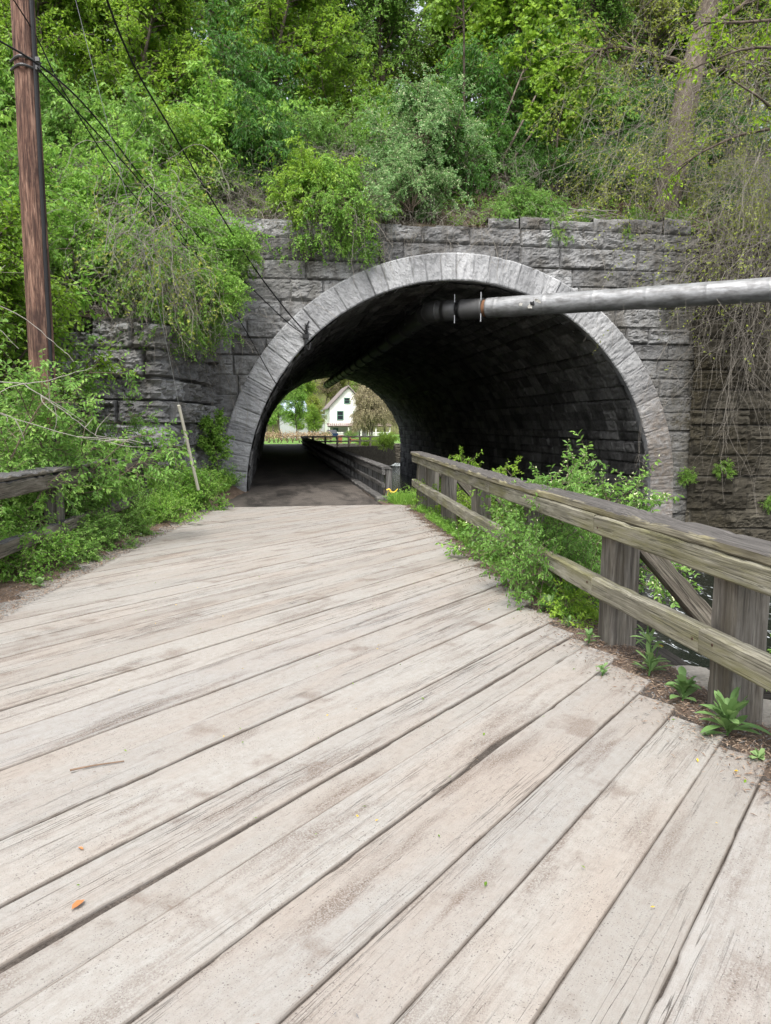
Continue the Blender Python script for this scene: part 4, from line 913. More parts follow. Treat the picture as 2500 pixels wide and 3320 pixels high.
vines('dry_vine', 'upper curtain of dry tan vines hanging from the bough at the right edge', 240, ((10.6, 15.0, 6.6), (14.2, 17.5, 9.6)), (2.5, 5.0), 1, 'vine_bark', side=5, leaf=.3)
vines('dry_vine', 'long dry vines trailing over the pipe and down the brown wall at the right', 170, ((11.2, 15.6, 4.6), (14.4, 17.2, 6.4)), (2.5, 5.2), 2, 'vine_bark', side=3, d0=(-.35, 0, -.4))
vines('dry_vine', 'thin column of pale vines hanging to the creek at the right of the arch foot', 40, ((11.2, 17.4, 3.2), (12.3, 17.8, 4.6)), (4.0, 5.6), 3, 'vine_bark', side=4, d0=(-.15, 0, -.9), sideL=.6)
vines('bittersweet_vine', 'arching vine with small olive leaves left of the big trunk', 110, ((8.6, 17.8, 8.2), (12.2, 19.6, 10.4)), (2.5, 4.6), 4, 'vine_bark', side=6, leaf=.5, d0=(-.9, -.2, .1), droop=.3)
vines('bittersweet_vine', 'sparse olive leaved vine spraying across the wall top and over the pipe', 80, ((10.4, 16.2, 5.4), (13.6, 17.6, 7.0)), (2.2, 4.6), 5, 'vine_bark', side=6, leaf=.45, d0=(-.9, 0, .0), droop=.22)
vines('dry_vine', 'dense dry vine mat covering the slope at the far right', 130, ((12.0, 17.0, 5.5), (17, 20, 9.5)), (2.0, 4.0), 6, 'vine_bark', side=5, leaf=.6)
vines('dry_vine', 'brown runners hanging over the wall under the trailing shrub left of the crown', 46, ((.2, 18.25, 6.3), (2.9, 18.45, 6.9)), (.7, 1.9), 7, 'vine_bark', side=3, sideL=.5)
vines('dry_vine', 'brown runners hanging over the wall under the round blossoming bush', 40, ((3.0, 18.25, 6.3), (6.0, 18.42, 6.8)), (.4, 1.2), 8, 'vine_bark', side=4, sideL=.45)
vines('dry_vine', 'fringe of dry stems along the coping right of the arch crown', 40, ((6.0, 18.2, 6.6), (10.4, 18.4, 6.95)), (.3, 1.0), 9, 'vine_bark', side=4, sideL=.4)
vines('dry_vine', 'dry grey vine wrapped along the cables beside the pole', 70, ((-2.4, 12.4, 4.2), (-1.5, 15.0, 6.0)), (.8, 2.2), 10, 'vine_bark', side=4, leaf=.3, wander=.3, leafmat='leaf_olive')
vines('dry_vine', 'hanging roots and runners down the corner between the left wall and the arch', 30, ((-1.7, 17.4, 3.4), (-1.0, 18.2, 4.6)), (1.4, 3.2), 11, 'vine_bark', side=2, sideL=.5)
vines('dry_vine', 'leafless vine rising in the shrubs right of the pole', 16, ((-2.6, 12.2, 4.0), (-1.9, 13.2, 4.6)), (2.2, 4.0), 12, 'vine_bark', side=3, d0=(.2, .2, 1.2), droop=.12)
vines('bittersweet_vine', 'olive leaved vine hanging in front of the upper part of the big trunk', 80, ((10.6, 17.5, 9.6), (14.2, 19.2, 13.0)), (2.2, 4.2), 14, 'vine_bark', side=6, leaf=.7, d0=(-.9, -.1, -.1), droop=.35)
vines('bittersweet_vine', 'pale olive vine spray over the stick pile left of the big trunk', 46, ((9.4, 18.4, 7.6), (11.4, 19.2, 9.0)), (1.6, 3.2), 15, 'vine_bark', side=5, leaf=.6, d0=(-.8, -.1, .1), droop=.3)
# general brush over the slope: dead stems seen between the leaves
BR_ = 'brown brush on the slope'
for x, y, s in [(-1, 19.4, .8), (.6, 19.6, .8), (2.2, 20.6, 1), (0, 22.4, 1.1), (3.2, 23, 1.2), (10, 22.5, .9), (14.5, 21.5, 1.1), (-4, 19.5, 1), (13.2, 19.6, 1.), (15.6, 19.2, 1.1)]:
    shrub('brush', x, y, s, 'bare brown brush showing between the leaves on the slope', group=BR_, dz=-.3, name='dead_brush')
for x, y, s, l in [(9.4, 21.6, .9, 'olive leaved scrub left of the big trunk'), (12.6, 20.6, .9, 'olive leaved scrub just right of the big trunk'), (14.4, 20, 1.0, 'olive leaved scrub at the far right of the slope'), (12.9, 18.9, .7, 'yellowish scrub on the wing wall top under the big trunk')]:
    shrub('sparse', x, y, s, l)
SH = 'shrubs at the right of the slope'
for x, y, k, s in [(12.2, 23.8, 'slope_c', 1.), (14.6, 23.2, 'slope_a', 1.1), (17, 22.4, 'slope_c', 1.2), (9.3, 24.4, 'slope_a', .9), (13.4, 21.6, 'slope_c', .7), (16.4, 20.6, 'slope_c', 1.), (8.2, 21.6, 'slope_c', .75), (9.9, 21.2, 'slope_c', .8), (7.0, 22.6, 'slope_a', .8), (11.8, 22.2, 'slope_a', .9), (15.2, 19.6, 'slope_c', .9), (13.8, 18.6, 'slope_c', .8), (12.4, 19.4, 'slope_c', .6), (16.5, 18.8, 'slope_a', .9), (11.9, 24.6, 'slope_b', 1.0), (13.4, 25.2, 'slope_b', 1.1), (10.4, 26.4, 'slope_b', 1.1)]:
    shrub(k, x, y, s, 'dark green shrub in the shade of the trees at the right of the slope', group=SH, leafmat='leaf_dark')  # shade under the trees is put into the darker leaf colour
shrub('hang', 7.3, 18.72, .42, 'small green spray at the coping just right of the arch crown', z=6.85)
shrub('hang', 9.1, 18.72, .36, 'small green spray at the coping below the stick pile', z=6.9)
vines('dry_vine', 'dry runners hanging over the wall between the crown and the left corner', 30, ((-1.2, 18.2, 6.2), (.6, 18.42, 6.7)), (.6, 2.4), 16, 'vine_bark', side=3, sideL=.5)
vines('dry_vine', 'loose runners straying down over the right half of the arch ring', 12, ((5.2, 18.1, 6.0), (8.2, 18.3, 6.5)), (.6, 1.9), 17, 'vine_bark', side=2, sideL=.3)
def hill_top(g, n):
    x = g.uniform(4.5, 13, n); y = 18.7 + 2.6 * g.random(n) ** 1.4; return np.stack([x, y, ground_z(x, np.maximum(y, 18.75))], 1)
scatter_later = hill_top
# fallen sticks on the wall top
st = MB(); g = np.random.default_rng(6)
for i in range(26):
    a = g.uniform(-.35, .35); c = np.array((8.1 + g.normal(0, .55), 19.3 + g.uniform(-.3, .5), 6.75 + g.uniform(.0, .35))); d = np.array((math.cos(a), .3 * g.normal(), .18 * g.normal())) * g.uniform(.3, .8)
    st.add(*tube1([c - d, c + [0, 0, .05 * g.normal()], c + d], .018, .008, 6, 5))
tag(st.obj('stick_pile', M['bare'], loc=(8.1, 19.3, 6.7)), 'pile of pale fallen sticks on the wall top left of the big trunk', 'sticks')

# --- near plants
def near(key, x, y, s, label, z=None, **k): return shrub(key, x, y, s, label, z=z, dz=k.pop('dz', -.03), **k)
near('honey_tall', -3.0, 9.9, 1.15, 'large honeysuckle shrub behind the left fence in front of the pole')
near('honey_tall', -3.15, 8.7, .92, 'large honeysuckle shrub at the left edge behind the fence')
near('honey_tall', -3.4, 11.5, 1.1, 'honeysuckle shrub behind the far half of the left fence against the stone wall')
near('honey_mid', -2.62, 8.2, .62, 'bushy honeysuckle in front of the left fence at the frame edge', leafmat='leaf_herb')
near('honey_mid', -2.25, 9.9, .55, 'honeysuckle pushing through the left fence between its middle posts')
near('honey_mid', -2.45, 12.1, .62, 'honeysuckle bulging over the left fence before its last post')
near('honey_small', -2.28, 9.1, .6, 'small leafy sprout at the foot of the left fence beside white violets')
near('honey_small', -2.0, 11.1, .6, 'low honeysuckle at the edge of the chips in front of the left fence')
near('honey_small', -1.9, 12.7, .5, 'low shrub at the foot of the last post of the left fence')
near('honey_tall', -2.85, 12.9, .8, 'honeysuckle climbing the left wall face behind the other shrubs')
shrub('tree_a', -3.75, 12.1, .6, 'tall lime green shrub filling the gap left of the pole', z=.4, name='tall_shrub', leafmat='leaf_lime')
shrub('tree_a', -4.5, 13.6, .85, 'tall green shrub behind the pole at the left edge', z=.6, name='tall_shrub', leafmat='leaf_herb')
near('slope_c', -6.3, 10.6, 1.0, 'light green shrub at the left edge beyond the honeysuckle', leafmat='leaf_lime')
near('honey_spread', -1.9, 12.6, .8, 'spreading green growth at the foot of the left wall end')
near('honey_spread', -1.55, 14.4, 1.0, 'spreading green herbs between the left fence and the tunnel mouth')
near('honey_spread', -1.3, 16.0, 1.0, 'green herbs at the foot of the arch ring on the left')
near('honey_spread', -.98, 17.3, .95, 'green growth at the left tunnel corner')
near('honey_mid', -1.5, 15.6, (1.0, 1.0, 1.05), 'upright leafy shrub below the guy guard', leafmat='leaf_herb')
near('honey_mid', -1.62, 14.3, .92, 'leafy shrub hiding the foot of the guy guard', leafmat='leaf_herb')
near('honey_mid', -1.28, 16.6, .9, 'leafy shrub against the wall corner left of the arch ring', leafmat='leaf_honey')
near('honey_small', -.92, 17.7, .95, 'small leafy shrub against the foot of the arch ring on the left', leafmat='leaf_herb')
shrub('tree_c', -1.2, 16.9, .24, 'young maple sprout with large leaves at the left tunnel corner', z=0, name='maple_sprout', cat='plant', leafmat='leaf_herb')
# right of the planks
near('honey_bloom', 3.35, 8.2, 1.3, 'white flowered honeysuckle rising behind the right fence', z=-.25)
near('honey_bloom', 3.75, 8.0, (.8, .8, 1.0), 'bright honeysuckle spilling over the cap of the right fence', z=-.1)
near('honey_mid', 2.56, 6.2, (.6, .58, .92), 'honeysuckle growing through the right fence and out over the lower rail', z=-.05)
near('honey_mid', 2.85, 6.9, .85, 'leafy honeysuckle stems rising over the right fence cap', z=.1)
near('honey_small', 2.5, 5.75, .6, 'low round-leaved sprout under the lower rail of the right fence', z=-.1, leafmat='leaf_lime')
near('honey_mid', 3.3, 13.3, (.85, .85, 1.1), 'yellow green shrub behind the far end of the right fence', z=-.3, leafmat='leaf_lime')
near('honey_mid', 3.75, 12.0, (.8, .8, 1.0), 'yellow green shrub behind the middle of the right fence', z=-.3, leafmat='leaf_lime')
near('honey_small', 3.4, 10.6, .9, 'small yellow green shrub behind the right fence rails', z=.1, leafmat='leaf_lime')
near('honey_spread', 2.95, 15.4, .55, 'green growth beside the near end of the tunnel railing', z=-.1)
near('honey_spread', 3.4, 17.2, .8, 'bush on the creek bank at the tunnel mouth right of the railing', z=-.5, leafmat='leaf_lime')
near('honey_small', 3.55, 4.5, .5, 'sprig with pale leaves beyond the nearest right fence gap', z=-.2)
near('honey_small', 3.3, 3.7, .45, 'small leafy runner below the rail between the two nearest right posts', z=-.4, leafmat='leaf_lime')
# ferny tufts on the right wall
for x, y, z, l in [(10.9, 18.2, .1, 'small fern tuft low on the wall beside the right arch foot'), (11.9, 18.1, .3, 'tiny green tuft on the brown wall right of the fern'), (13.2, 17.9, -.6, 'leafy tuft on the brown wall at the right edge')]:
    near('honey_small', x, y, .55, l, z=z, leafmat='leaf_herb', name='fern_tuft', cat='plant')
# far bank maple
near('slope_c', 9.3, 61.5, .7, 'bright green bush overhanging the creek beyond the tunnel', z=-.2, leafmat='leaf_lime')
near('slope_c', 8.6, 65.5, .7, 'green bush against the far creek bank below the fence', z=-.6, leafmat='leaf_lime')

# bare branch, left foreground
bb = MB(); BP = [[(-3.4, 6.1, 1.98), (-2.6, 6.3, 2.0), (-2.0, 6.5, 1.93), (-1.5, 6.7, 2.07)], [(-2.7, 6.3, 2.0), (-2.3, 6.35, 1.75), (-1.7, 6.5, 1.52), (-1.35, 6.6, 1.45)], [(-2.0, 6.5, 1.93), (-1.7, 6.55, 1.7), (-1.45, 6.6, 1.48)], [(-3.3, 6.2, 2.75), (-2.6, 6.4, 2.66), (-2.05, 6.5, 2.5), (-1.75, 6.6, 2.25), (-1.62, 6.6, 2.12)], [(-3.2, 6.1, 2.5), (-2.6, 6.3, 2.55), (-2.2, 6.4, 2.4), (-2.0, 6.45, 2.2)], [(-2.66, 6.0, 1.97), (-2.60, 6.0, 1.6), (-2.64, 6.0, 1.2), (-2.7, 6, .95)], [(-2.62, 6.0, 1.5), (-2.7, 6, 1.2), (-2.66, 6, 1.05)]]
for i, p in enumerate(BP): bb.add(*tube1(p, .010 if i in (0, 5) else .0055, .002, 26, 6, .012, i))
g = np.random.default_rng(4)
for i in range(26):
    p = spline(BP[g.integers(len(BP))], 20)[g.integers(3, 19)]; d = g.normal(size=3) * [.2, .12, .16] + [.06, 0, -.05]; bb.add(*tube1([p, p + d * .5 + g.normal(0, .02, 3), p + d], .004, .0015, 6, 4))
tag(bb.obj('bare_branch', M['bare'], loc=(-3.3, 6.1, 2.0)), 'bare pale twiggy branch reaching in from the left edge before the shrubs', 'branch')

# ground cover and weeds
def scatter_herbs(name, label, n, fn, leaf, seed, mat, H=.2, kind='oval', per=4):
    g = np.random.default_rng(seed); P = fn(g, n); ST = grow(P, g.normal(size=(n, 3)) * [.4, .4, .1] + [0, 0, 1], H * g.uniform(.4, 1.3, n), 5, .2, .15, g)
    V, F, ti, _ = twig_leaves(ST, leaf, per, g, .55, kind, .5, t0=.3, jitter=.5)
    o = MB().add(V, F, ti).obj(name, M[mat], attr='tint'); o['kind'] = 'stuff'; o['label'] = label; o['category'] = 'ground cover'
def on_ground(x0, x1, y0, y1, dens=None):
    def f(g, n):
        x = g.uniform(x0, x1, n * 3); y = g.uniform(y0, y1, n * 3)
        e = EDGE(y) - x; k = (e > .12 + .25 * g.random(n * 3)); x, y = x[k][:n], y[k][:n]
        while len(x) < n: x = np.concatenate([x, x])[:n]; y = np.concatenate([y, y])[:n]
        z = np.where(y < 14.84, ground_z(x, np.minimum(y, 14.8)), .08); return np.stack([x, y, z], 1)
    return f
scatter_herbs('ground_cover', 'low green herbs covering the left verge below the stone wall', 4600, on_ground(-2.4, -.5, 12.6, 18.4), .06, 1, 'leaf_herb', .5)
scatter_herbs('ground_cover', 'low weeds growing under the left fence', 1500, on_ground(-4.5, -2.1, 5.5, 12.5), .045, 2, 'leaf_honey', .3)
scatter_herbs('ground_cover', 'low weeds and seedlings on the slope behind the coping', 900, scatter_later, .07, 5, 'leaf_herb', .3)
def right_edge(g, n):
    y = g.choice([9.9, 10.6, 8.9, 8.2, 12.0, 13.2, 5.95, 6.4, 11.3], n) + g.normal(0, .2, n); x = REDGE(y) + .12 + np.abs(g.normal(0, .12, n)); return np.stack([x, y, np.full(n, .0)], 1)
scatter_herbs('ground_cover', 'tufts of small weeds along the plank ends at the right', 420, right_edge, .04, 3, 'leaf_herb', .16)
def blades(name, label, n, fn, L, seed, mat='leaf_herb', w=.035):
    g = np.random.default_rng(seed); P = fn(g, n); V, F, li = leaf_geo(P, nrm(g.normal(size=(n, 3)) * [.45, .45, .1] + [0, 0, 1]), nrm(g.normal(size=(n, 3))), L * g.uniform(.5, 1.3, n), w, 'blade', g)
    o = MB().add(V, F, g.uniform(.2, .9, n)[li]).obj(name, M[mat], attr='tint'); o['kind'] = 'stuff'; o['label'] = label; o['category'] = 'grass'
blades('grass', 'grass tuft at the near end of the tunnel railing', 1500, lambda g, n: np.stack([2.45 + np.abs(g.normal(0, .35, n)), 15.1 + g.normal(0, .35, n), np.full(n, -.06)], 1), .2, 1)
blades('grass', 'thin grass along the right plank ends', 1500, right_edge, .12, 2)
blades('grass', 'long grass on the left verge', 2600, on_ground(-1.9, -.7, 11.5, 17.5), .32, 3)
def weed(name, label, loc, n, leaf, asp, seed, H=0, mat='leaf_weed', el=(.2, 1.3), kind='blade', cat='weed', flower=None, fr=.02):
    g = np.random.default_rng(seed); o = empty(name, loc, label, cat); P0 = np.array(loc, float); b = MB(); a = np.arange(n) * 2.4 + g.uniform(0, .6, n); e = g.uniform(*el, n)
    hz = np.sort(g.uniform(0, H, n)) if H else np.zeros(n); L = leaf * g.uniform(.6, 1.15, n)
    for i in range(n):      # each leaf an arched strip
        d = np.array([math.cos(a[i]) * math.cos(e[i]), math.sin(a[i]) * math.cos(e[i]), math.sin(e[i])]); s_ = nrm(np.cross(d, [0, 0, 1])[None])[0]; u = np.linspace(0, 1, 7)
        wd = np.array([.12, .28, .6, .95, 1, .7, .02]) * leaf * asp * .5; c = P0 + [0, 0, hz[i]] + L[i] * (u[:, None] * d - (u ** 2)[:, None] * np.array([0, 0, .28 * math.cos(e[i])]))
        lift = np.array([0, 0, 1]) * wd[:, None] * .35
        V = np.concatenate([c - s_ * wd[:, None] + lift, c, c + s_ * wd[:, None] + lift]); V[:, 2] = np.maximum(V[:, 2], loc[2] + .004)
        b.add(V, np.concatenate([np.array([(j, j + 1, 8 + j, 7 + j) for j in range(6)]), np.array([(7 + j, 8 + j, 15 + j, 14 + j) for j in range(6)])]), np.clip(g.normal(.5, .15), 0, 1))
    b.obj('foliage', M[mat], o, attr='tint', smooth=True)
    if H: w = MB(); w.add(*tube1([P0, P0 + [.01, 0, H * .5], P0 + [0, .01, H * 1.02]], .006, .003, 8, 5)); w.obj('stem', M[mat], o)
    if flower:
        w = MB()
        for p in flower:
            q = P0 + np.array(p); w.add(*tube1([P0 + [p[0] * .2, p[1] * .2, 0], q * .6 + P0 * .4 + [0, 0, .01], q], .0025, .0022, 6, 4))
        w.obj('flower_stalk', M['leaf_herb'], o)
        w = MB()
        for p in flower:
            q = P0 + np.array(p)
            for ring_, zz in ((1, 0), (.6, .006)):
                nb = 14 if fr > .015 else 6; aa = np.arange(nb) * 2 * PI / nb + ring_
                V, F, _ = leaf_geo(np.repeat((q + [0, 0, zz])[None], nb, 0), np.stack([np.cos(aa), np.sin(aa), aa * 0 + .35], 1), np.tile([[0, 0, 1.]], (nb, 1)), np.full(nb, fr * ring_), .5, 'diamond', g); w.add(V, F)
        w.obj('flower_head', M['petal_yellow'] if fr > .015 else M['petal_white'], o)
    return o
weed('rosette_weed', 'large rosette weed with long leaves at the foot of the nearest right post', (2.30, 3.36, 0), 38, .20, .22, 1, .12, el=(.12, 1.35))
weed('weed', 'lobed leafy weed between the rosette and the dandelion', (2.34, 3.85, 0), 26, .14, .34, 2, .1)
weed('dandelion', 'dandelion with a yellow flower under the lower rail between the nearest right posts', (2.42, 4.36, 0), 14, .15, .2, 3, 0, flower=[(.03, -.03, .17)], fr=.028, cat='flower')
weed('weed', 'tall narrow leaved weed standing beside the dandelion at the right', (2.36, 4.28, 0), 24, .15, .2, 4, .24)
weed('weed', 'small upright sprig growing from a plank joint before the right fence', (2.06, 4.32, 0), 12, .07, .3, 5, .06)
weed('weed', 'small weed at the foot of the second right post', (2.27, 5.0, 0), 12, .09, .3, 6, .08)
weed('weed', 'leafy weed clump at the plank ends before the third right post', (2.33, 5.95, 0), 22, .15, .3, 7, .05)
weed('weed', 'low clump of narrow leaves at the plank ends past the second right post', (2.3, 5.45, 0), 18, .1, .18, 21, .05)
weed('weed', 'tiny round leaved seedling between the rosette and the frame edge', (2.28, 3.08, 0), 10, .06, .5, 22, .02)
weed('weed', 'thin tall weed behind the dandelion under the lower rail', (2.52, 4.62, 0), 16, .13, .16, 23, .3)
weed('dandelion', 'yellow dandelion at the plank ends beyond the third right post', (2.53, 8.6, 0), 9, .13, .2, 8, 0, flower=[(0, 0, .1)], fr=.03, cat='flower')
weed('dandelion', 'yellow dandelion on the green verge by the last left fence post', (-1.75, 14.0, .25), 8, .13, .2, 9, 0, flower=[(0, 0, .25)], fr=.035, cat='flower')
g = np.random.default_rng(3)
weed('violet', 'cluster of small white violets on the chips at the left', (-2.12, 10.35, .02), 10, .08, .5, 10, 0, flower=[(g.normal(0, .1), g.normal(0, .1), g.uniform(.06, .12)) for _ in range(14)], fr=.0145, cat='flower')
weed('violet', 'few white violets nearer on the left verge', (-2.28, 8.7, .02), 9, .08, .5, 11, 0, flower=[(g.normal(0, .07), g.normal(0, .07), g.uniform(.06, .12)) for _ in range(4)], fr=.0145, cat='flower')
weed('weed', 'round leaved plantain alone on the left verge', (-2.28, 7.55, .02), 12, .09, .55, 12, .02)

# litter
def litter(name, label, n, fn, seed, size=(.01, .035), asp=.3, mats=('litter_a', 'litter_b', 'pebble')):
    g = np.random.default_rng(seed); P = fn(g, n); n = len(P); a = g.uniform(0, 2 * PI, n); L = g.uniform(*size, n)
    D = nrm(np.stack([np.cos(a), np.sin(a), g.normal(0, .22, n)], 1)); N = nrm(g.normal(0, .35, (n, 3)) + [0, 0, 1])
    V, F, li = leaf_geo(P + [0, 0, .006], D, N, L, asp, 'diamond', g)
    o = mesh(name, V, F, [M[m] for m in mats], mi=g.integers(len(mats), size=len(F[0]))); o['kind'] = 'stuff'; o['label'] = label; o['category'] = 'litter'
def lit_left(g, n):
    y = g.uniform(3, 14.3, n); x = EDGE(y) + .22 - np.abs(g.normal(0, .28, n)); return np.stack([x, y, np.maximum(ground_z(x, y), .001) + g.uniform(0, .012, n)], 1)
def lit_right(g, n):
    y = 1.4 + 13 * g.random(n) ** 1.5; x = REDGE(y) + .14 + g.normal(0, .15, n); return np.stack([x, y, np.maximum(bankz(x, y), np.where(x < REDGE(y) + .03, .002, -.5)) + g.uniform(0, .01, n)], 1)
def lit_deck(g, n):
    y = g.uniform(1.3, 14, n); x = g.uniform(-2.4, 2.3, n); k = (fbm(x * 1.2, y * 1.2, 5) + .14 * (x / 2.3)) > .56 + .12 * g.random(n); return np.stack([x[k], y[k], np.full(k.sum(), .004)], 1)
litter('leaf_litter', 'tan wood chips and dry bits along the left plank edge', 9000, lit_left, 1, (.012, .04))
litter('leaf_litter', 'brown litter along the right plank ends', 17000, lit_right, 2, (.01, .04), .22, ('litter_b', 'litter_a', 'litter_a', 'litter_b', 'pebble'))
litter('leaf_litter', 'scattered bits and grit lying on the planks', 13000, lit_deck, 3, (.005, .018), .3, ('litter_b', 'litter_a', 'pebble'))
litter('green_litter', 'tiny yellow green catkin bits on the planks', 90, lambda g, n: np.stack([g.uniform(-1.6, 2.2, n), 1.4 + 7 * g.random(n) ** 1.6, np.full(n, .008)], 1), 4, (.012, .025), .5, ('petal_yellow', 'leaf_bright', 'leaf_lime'))
def hill_lit(g, n):
    x = g.uniform(5, 14, n); y = 18.8 + 4 * g.random(n) ** 1.5; return np.stack([x, y, ground_z(x, y) + .01], 1)
litter('leaf_litter', 'dead leaves on the slope behind the coping', 9000, hill_lit, 7, (.06, .14), .45, ('litter_a', 'litter_b', 'litter_b'))
def single_leaf(loc, L, az, mat, label, asp=.55):
    g = np.random.default_rng(1); V, F, _ = leaf_geo(np.array([loc], float), np.array([[math.cos(az), math.sin(az), .12]]), np.array([[.1, .1, 1.]]), np.array([L]), asp, 'oval', g)
    tag(mesh('fallen_leaf', V, F, M[mat], loc=loc), label, 'leaf')
single_leaf((-.68, 2.40, .012), .055, 1.0, 'litter_c', 'orange dry leaf in a plank gap at the lower left')
single_leaf((-.73, 2.76, .01), .03, 2.4, 'litter_c', 'tiny tan leaf on the planks at the left')
V, F = tube1([(-.95, 3.44, .012), (-.85, 3.47, .014), (-.72, 3.50, .012)], .005, .003, 8, 6)
tag(mesh('twig', V, F, M['litter_b'], loc=(-.85, 3.46, 0)), 'short dark twig lying on the planks at the left', 'twig')

# ------------------------------------------------------------------ beyond the tunnel
hs = empty('white_house', (12.2, 120, -.4), 'white clapboard house with a steep gable and porch seen through the tunnel', 'house')
w = MB(); x0, x1, zb, ze, za = 9.25, 15.3, -.4, 4.3, 7.45; xm = (x0 + x1) / 2
w.add([(x0, 120, zb), (x1, 120, zb), (x1, 120, ze), (xm, 120, za), (x0, 120, ze), (x0, 131, zb), (x1, 131, zb), (x1, 131, ze), (xm, 131, za), (x0, 131, ze)], [np.array([(0, 1, 2, 3, 4), (9, 8, 7, 6, 5)]), np.array([(0, 4, 9, 5), (1, 6, 7, 2)])]); w.obj('wall', M['white'], hs)
w = MB(); e = .45; dz = e * (za - ze) / (xm - x0)
for xa_, xb_ in ((x0 - e, xm), (x1 + e, xm)):
    w.add([(xa_, 119.5, ze - dz + .12), (xb_, 119.5, za + .12), (xb_, 131.4, za + .12), (xa_, 131.4, ze - dz + .12), (xa_, 119.5, ze - dz + .32), (xb_, 119.5, za + .35), (xb_, 131.4, za + .35), (xa_, 131.4, ze - dz + .32)], [(0, 3, 2, 1), (4, 5, 6, 7), (0, 1, 5, 4), (0, 4, 7, 3), (2, 3, 7, 6)])
w.obj('roof', M['roof_grey'], hs)
def win(x, z, ww, hh, parent, y=120):
    f = MB(); t_ = .12
    f.box(x - ww / 2 - t_, x - ww / 2, y - .1, y + .02, z - t_, z + hh + t_).box(x + ww / 2, x + ww / 2 + t_, y - .1, y + .02, z - t_, z + hh + t_).box(x - ww / 2, x + ww / 2, y - .1, y + .02, z + hh, z + hh + t_).box(x - ww / 2, x + ww / 2, y - .1, y + .02, z - t_, z).box(x - ww / 2, x + ww / 2, y - .07, y, z + hh * .47, z + hh * .53)
    o = f.obj('window', M['green_trim'], parent); p = MB(); p.box(x - ww / 2, x + ww / 2, y - .05, y - .02, z, z + hh); p.obj('pane', M['glass'], o)
win(12.05, 4.95, .75, .75, hs); win(10.95, 2.35, .85, 1.25, hs); win(13.6, 2.35, .85, 1.25, hs)
w = MB(); w.box(8.9, 18.8, 117.4, 119.98, 1.15, 1.3); w.add([(8.7, 117.1, 1.3), (19, 117.1, 1.3), (19, 119.98, 1.75), (8.7, 119.98, 1.75)], [(0, 1, 2, 3)]); w.obj('porch_roof', M['roof_red'], hs)
w = MB(); w.box(8.9, 18.8, 117.3, 119.98, -.45, -.25); w.obj('porch_floor', M['siding'], hs)
for x in (9.0, 12.0, 14.0, 16.4, 18.6): w = MB(); w.box(x - .09, x + .09, 117.35, 117.53, -.25, 1.15); w.obj('porch_post', M['white'], hs)
w = MB(); w.box(9.1, 11.2, 117.4, 117.46, .25, .33).box(15.2, 18.5, 117.4, 117.46, .25, .33)
for x in list(np.arange(9.15, 11.2, .16)) + list(np.arange(15.2, 18.5, .16)): w.box(x, x + .07, 117.41, 117.45, -.25, .25)
w.obj('porch_railing', M['white'], hs)
for zz in (1.32, 2.05): pass
w = MB(); w.box(9.0, 11.4, 117.2, 117.3, 1.9, 1.98)
for x in np.arange(9.0, 11.4, .3): w.box(x, x + .05, 117.22, 117.28, 1.35, 1.9)
w.obj('balcony_railing', M['white'], hs)
w = MB(); w.box(9.8, 10.6, 119.9, 119.97, -.2, .95); w.obj('door', M['green_trim'], hs)
sb = empty('shed', (3.8, 112, -.4), 'grey shed with a pale blue metal roof among the trees left of the white house', 'shed')
w = MB(); w.box(1.2, 5.4, 112, 117, -.5, 3.4); w.obj('wall', M['siding'], sb)
w = MB(); w.add([(.8, 111.5, 3.2), (5.8, 111.5, 3.2), (5.0, 114.5, 5.2), (1.6, 114.5, 5.2)], [(0, 1, 2, 3)]); w.add([(5.8, 111.5, 3.2), (5.8, 117.5, 3.2), (5.0, 114.5, 5.2)], [(0, 1, 2)]); w.add([(.8, 111.5, 3.2), (1.6, 114.5, 5.2), (.8, 117.5, 3.2)], [(0, 1, 2)]); w.obj('roof', M['roof_blue'], sb)
sb2 = empty('shed', (7.4, 118, -.4), 'small flat roofed outbuilding between the shed and the white house', 'shed')
w = MB(); w.box(6.2, 8.3, 118, 121, -.5, 3.0); w.obj('wall', M['siding'], sb2); w = MB(); w.box(5.8, 8.0, 117.6, 121.3, 3.6, 3.75); w.box(6.0, 8.5, 117.7, 121.4, 3.02, 3.12); w.obj('roof', M['roof_blue'], sb2)
# parked car by the house
car = empty('parked_car', (8.3, 104.8, -.45), 'dark blue car parked in front of the white house', 'car')
w = MB(); w.box(7.5, 9.1, 103, 106.6, -.2, .32); w.obj('body', M['car'], car); w = MB(); w.add([(7.58, 103.5, .32), (9.02, 103.5, .32), (8.88, 103.9, .8), (7.72, 103.9, .8), (7.58, 106.2, .32), (9.02, 106.2, .32), (8.88, 105.6, .8), (7.72, 105.6, .8)], [(0, 1, 2, 3), (7, 6, 5, 4), (3, 2, 6, 7), (1, 5, 6, 2), (0, 3, 7, 4)]); w.obj('cabin', M['glass'], car)
for x in (7.45, 9.0):
    for y in (103.8, 105.8): w = MB(); w.add(*tubes(np.array([[(x, y, -.2), (x + .15, y, -.2)]]), np.full((1, 2), .3), 14, True)); w.obj('wheel', M['black'], car)
rb = MB(); rb.box(6.4, 6.75, 72, 72.3, -.2, .45).box(6.3, 6.85, 71.95, 72.35, .45, .52).box(7.5, 8.6, 72, 72.3, -.05, .15).box(7.5, 7.62, 72, 72.3, -.2, .3).box(8.48, 8.6, 72, 72.3, -.2, .3)
tag(rb.obj('garden_bench', M['red_paint'], loc=(7.2, 72, -.2)), 'faded red bench behind the thin dark fence beyond the tunnel', 'bench')
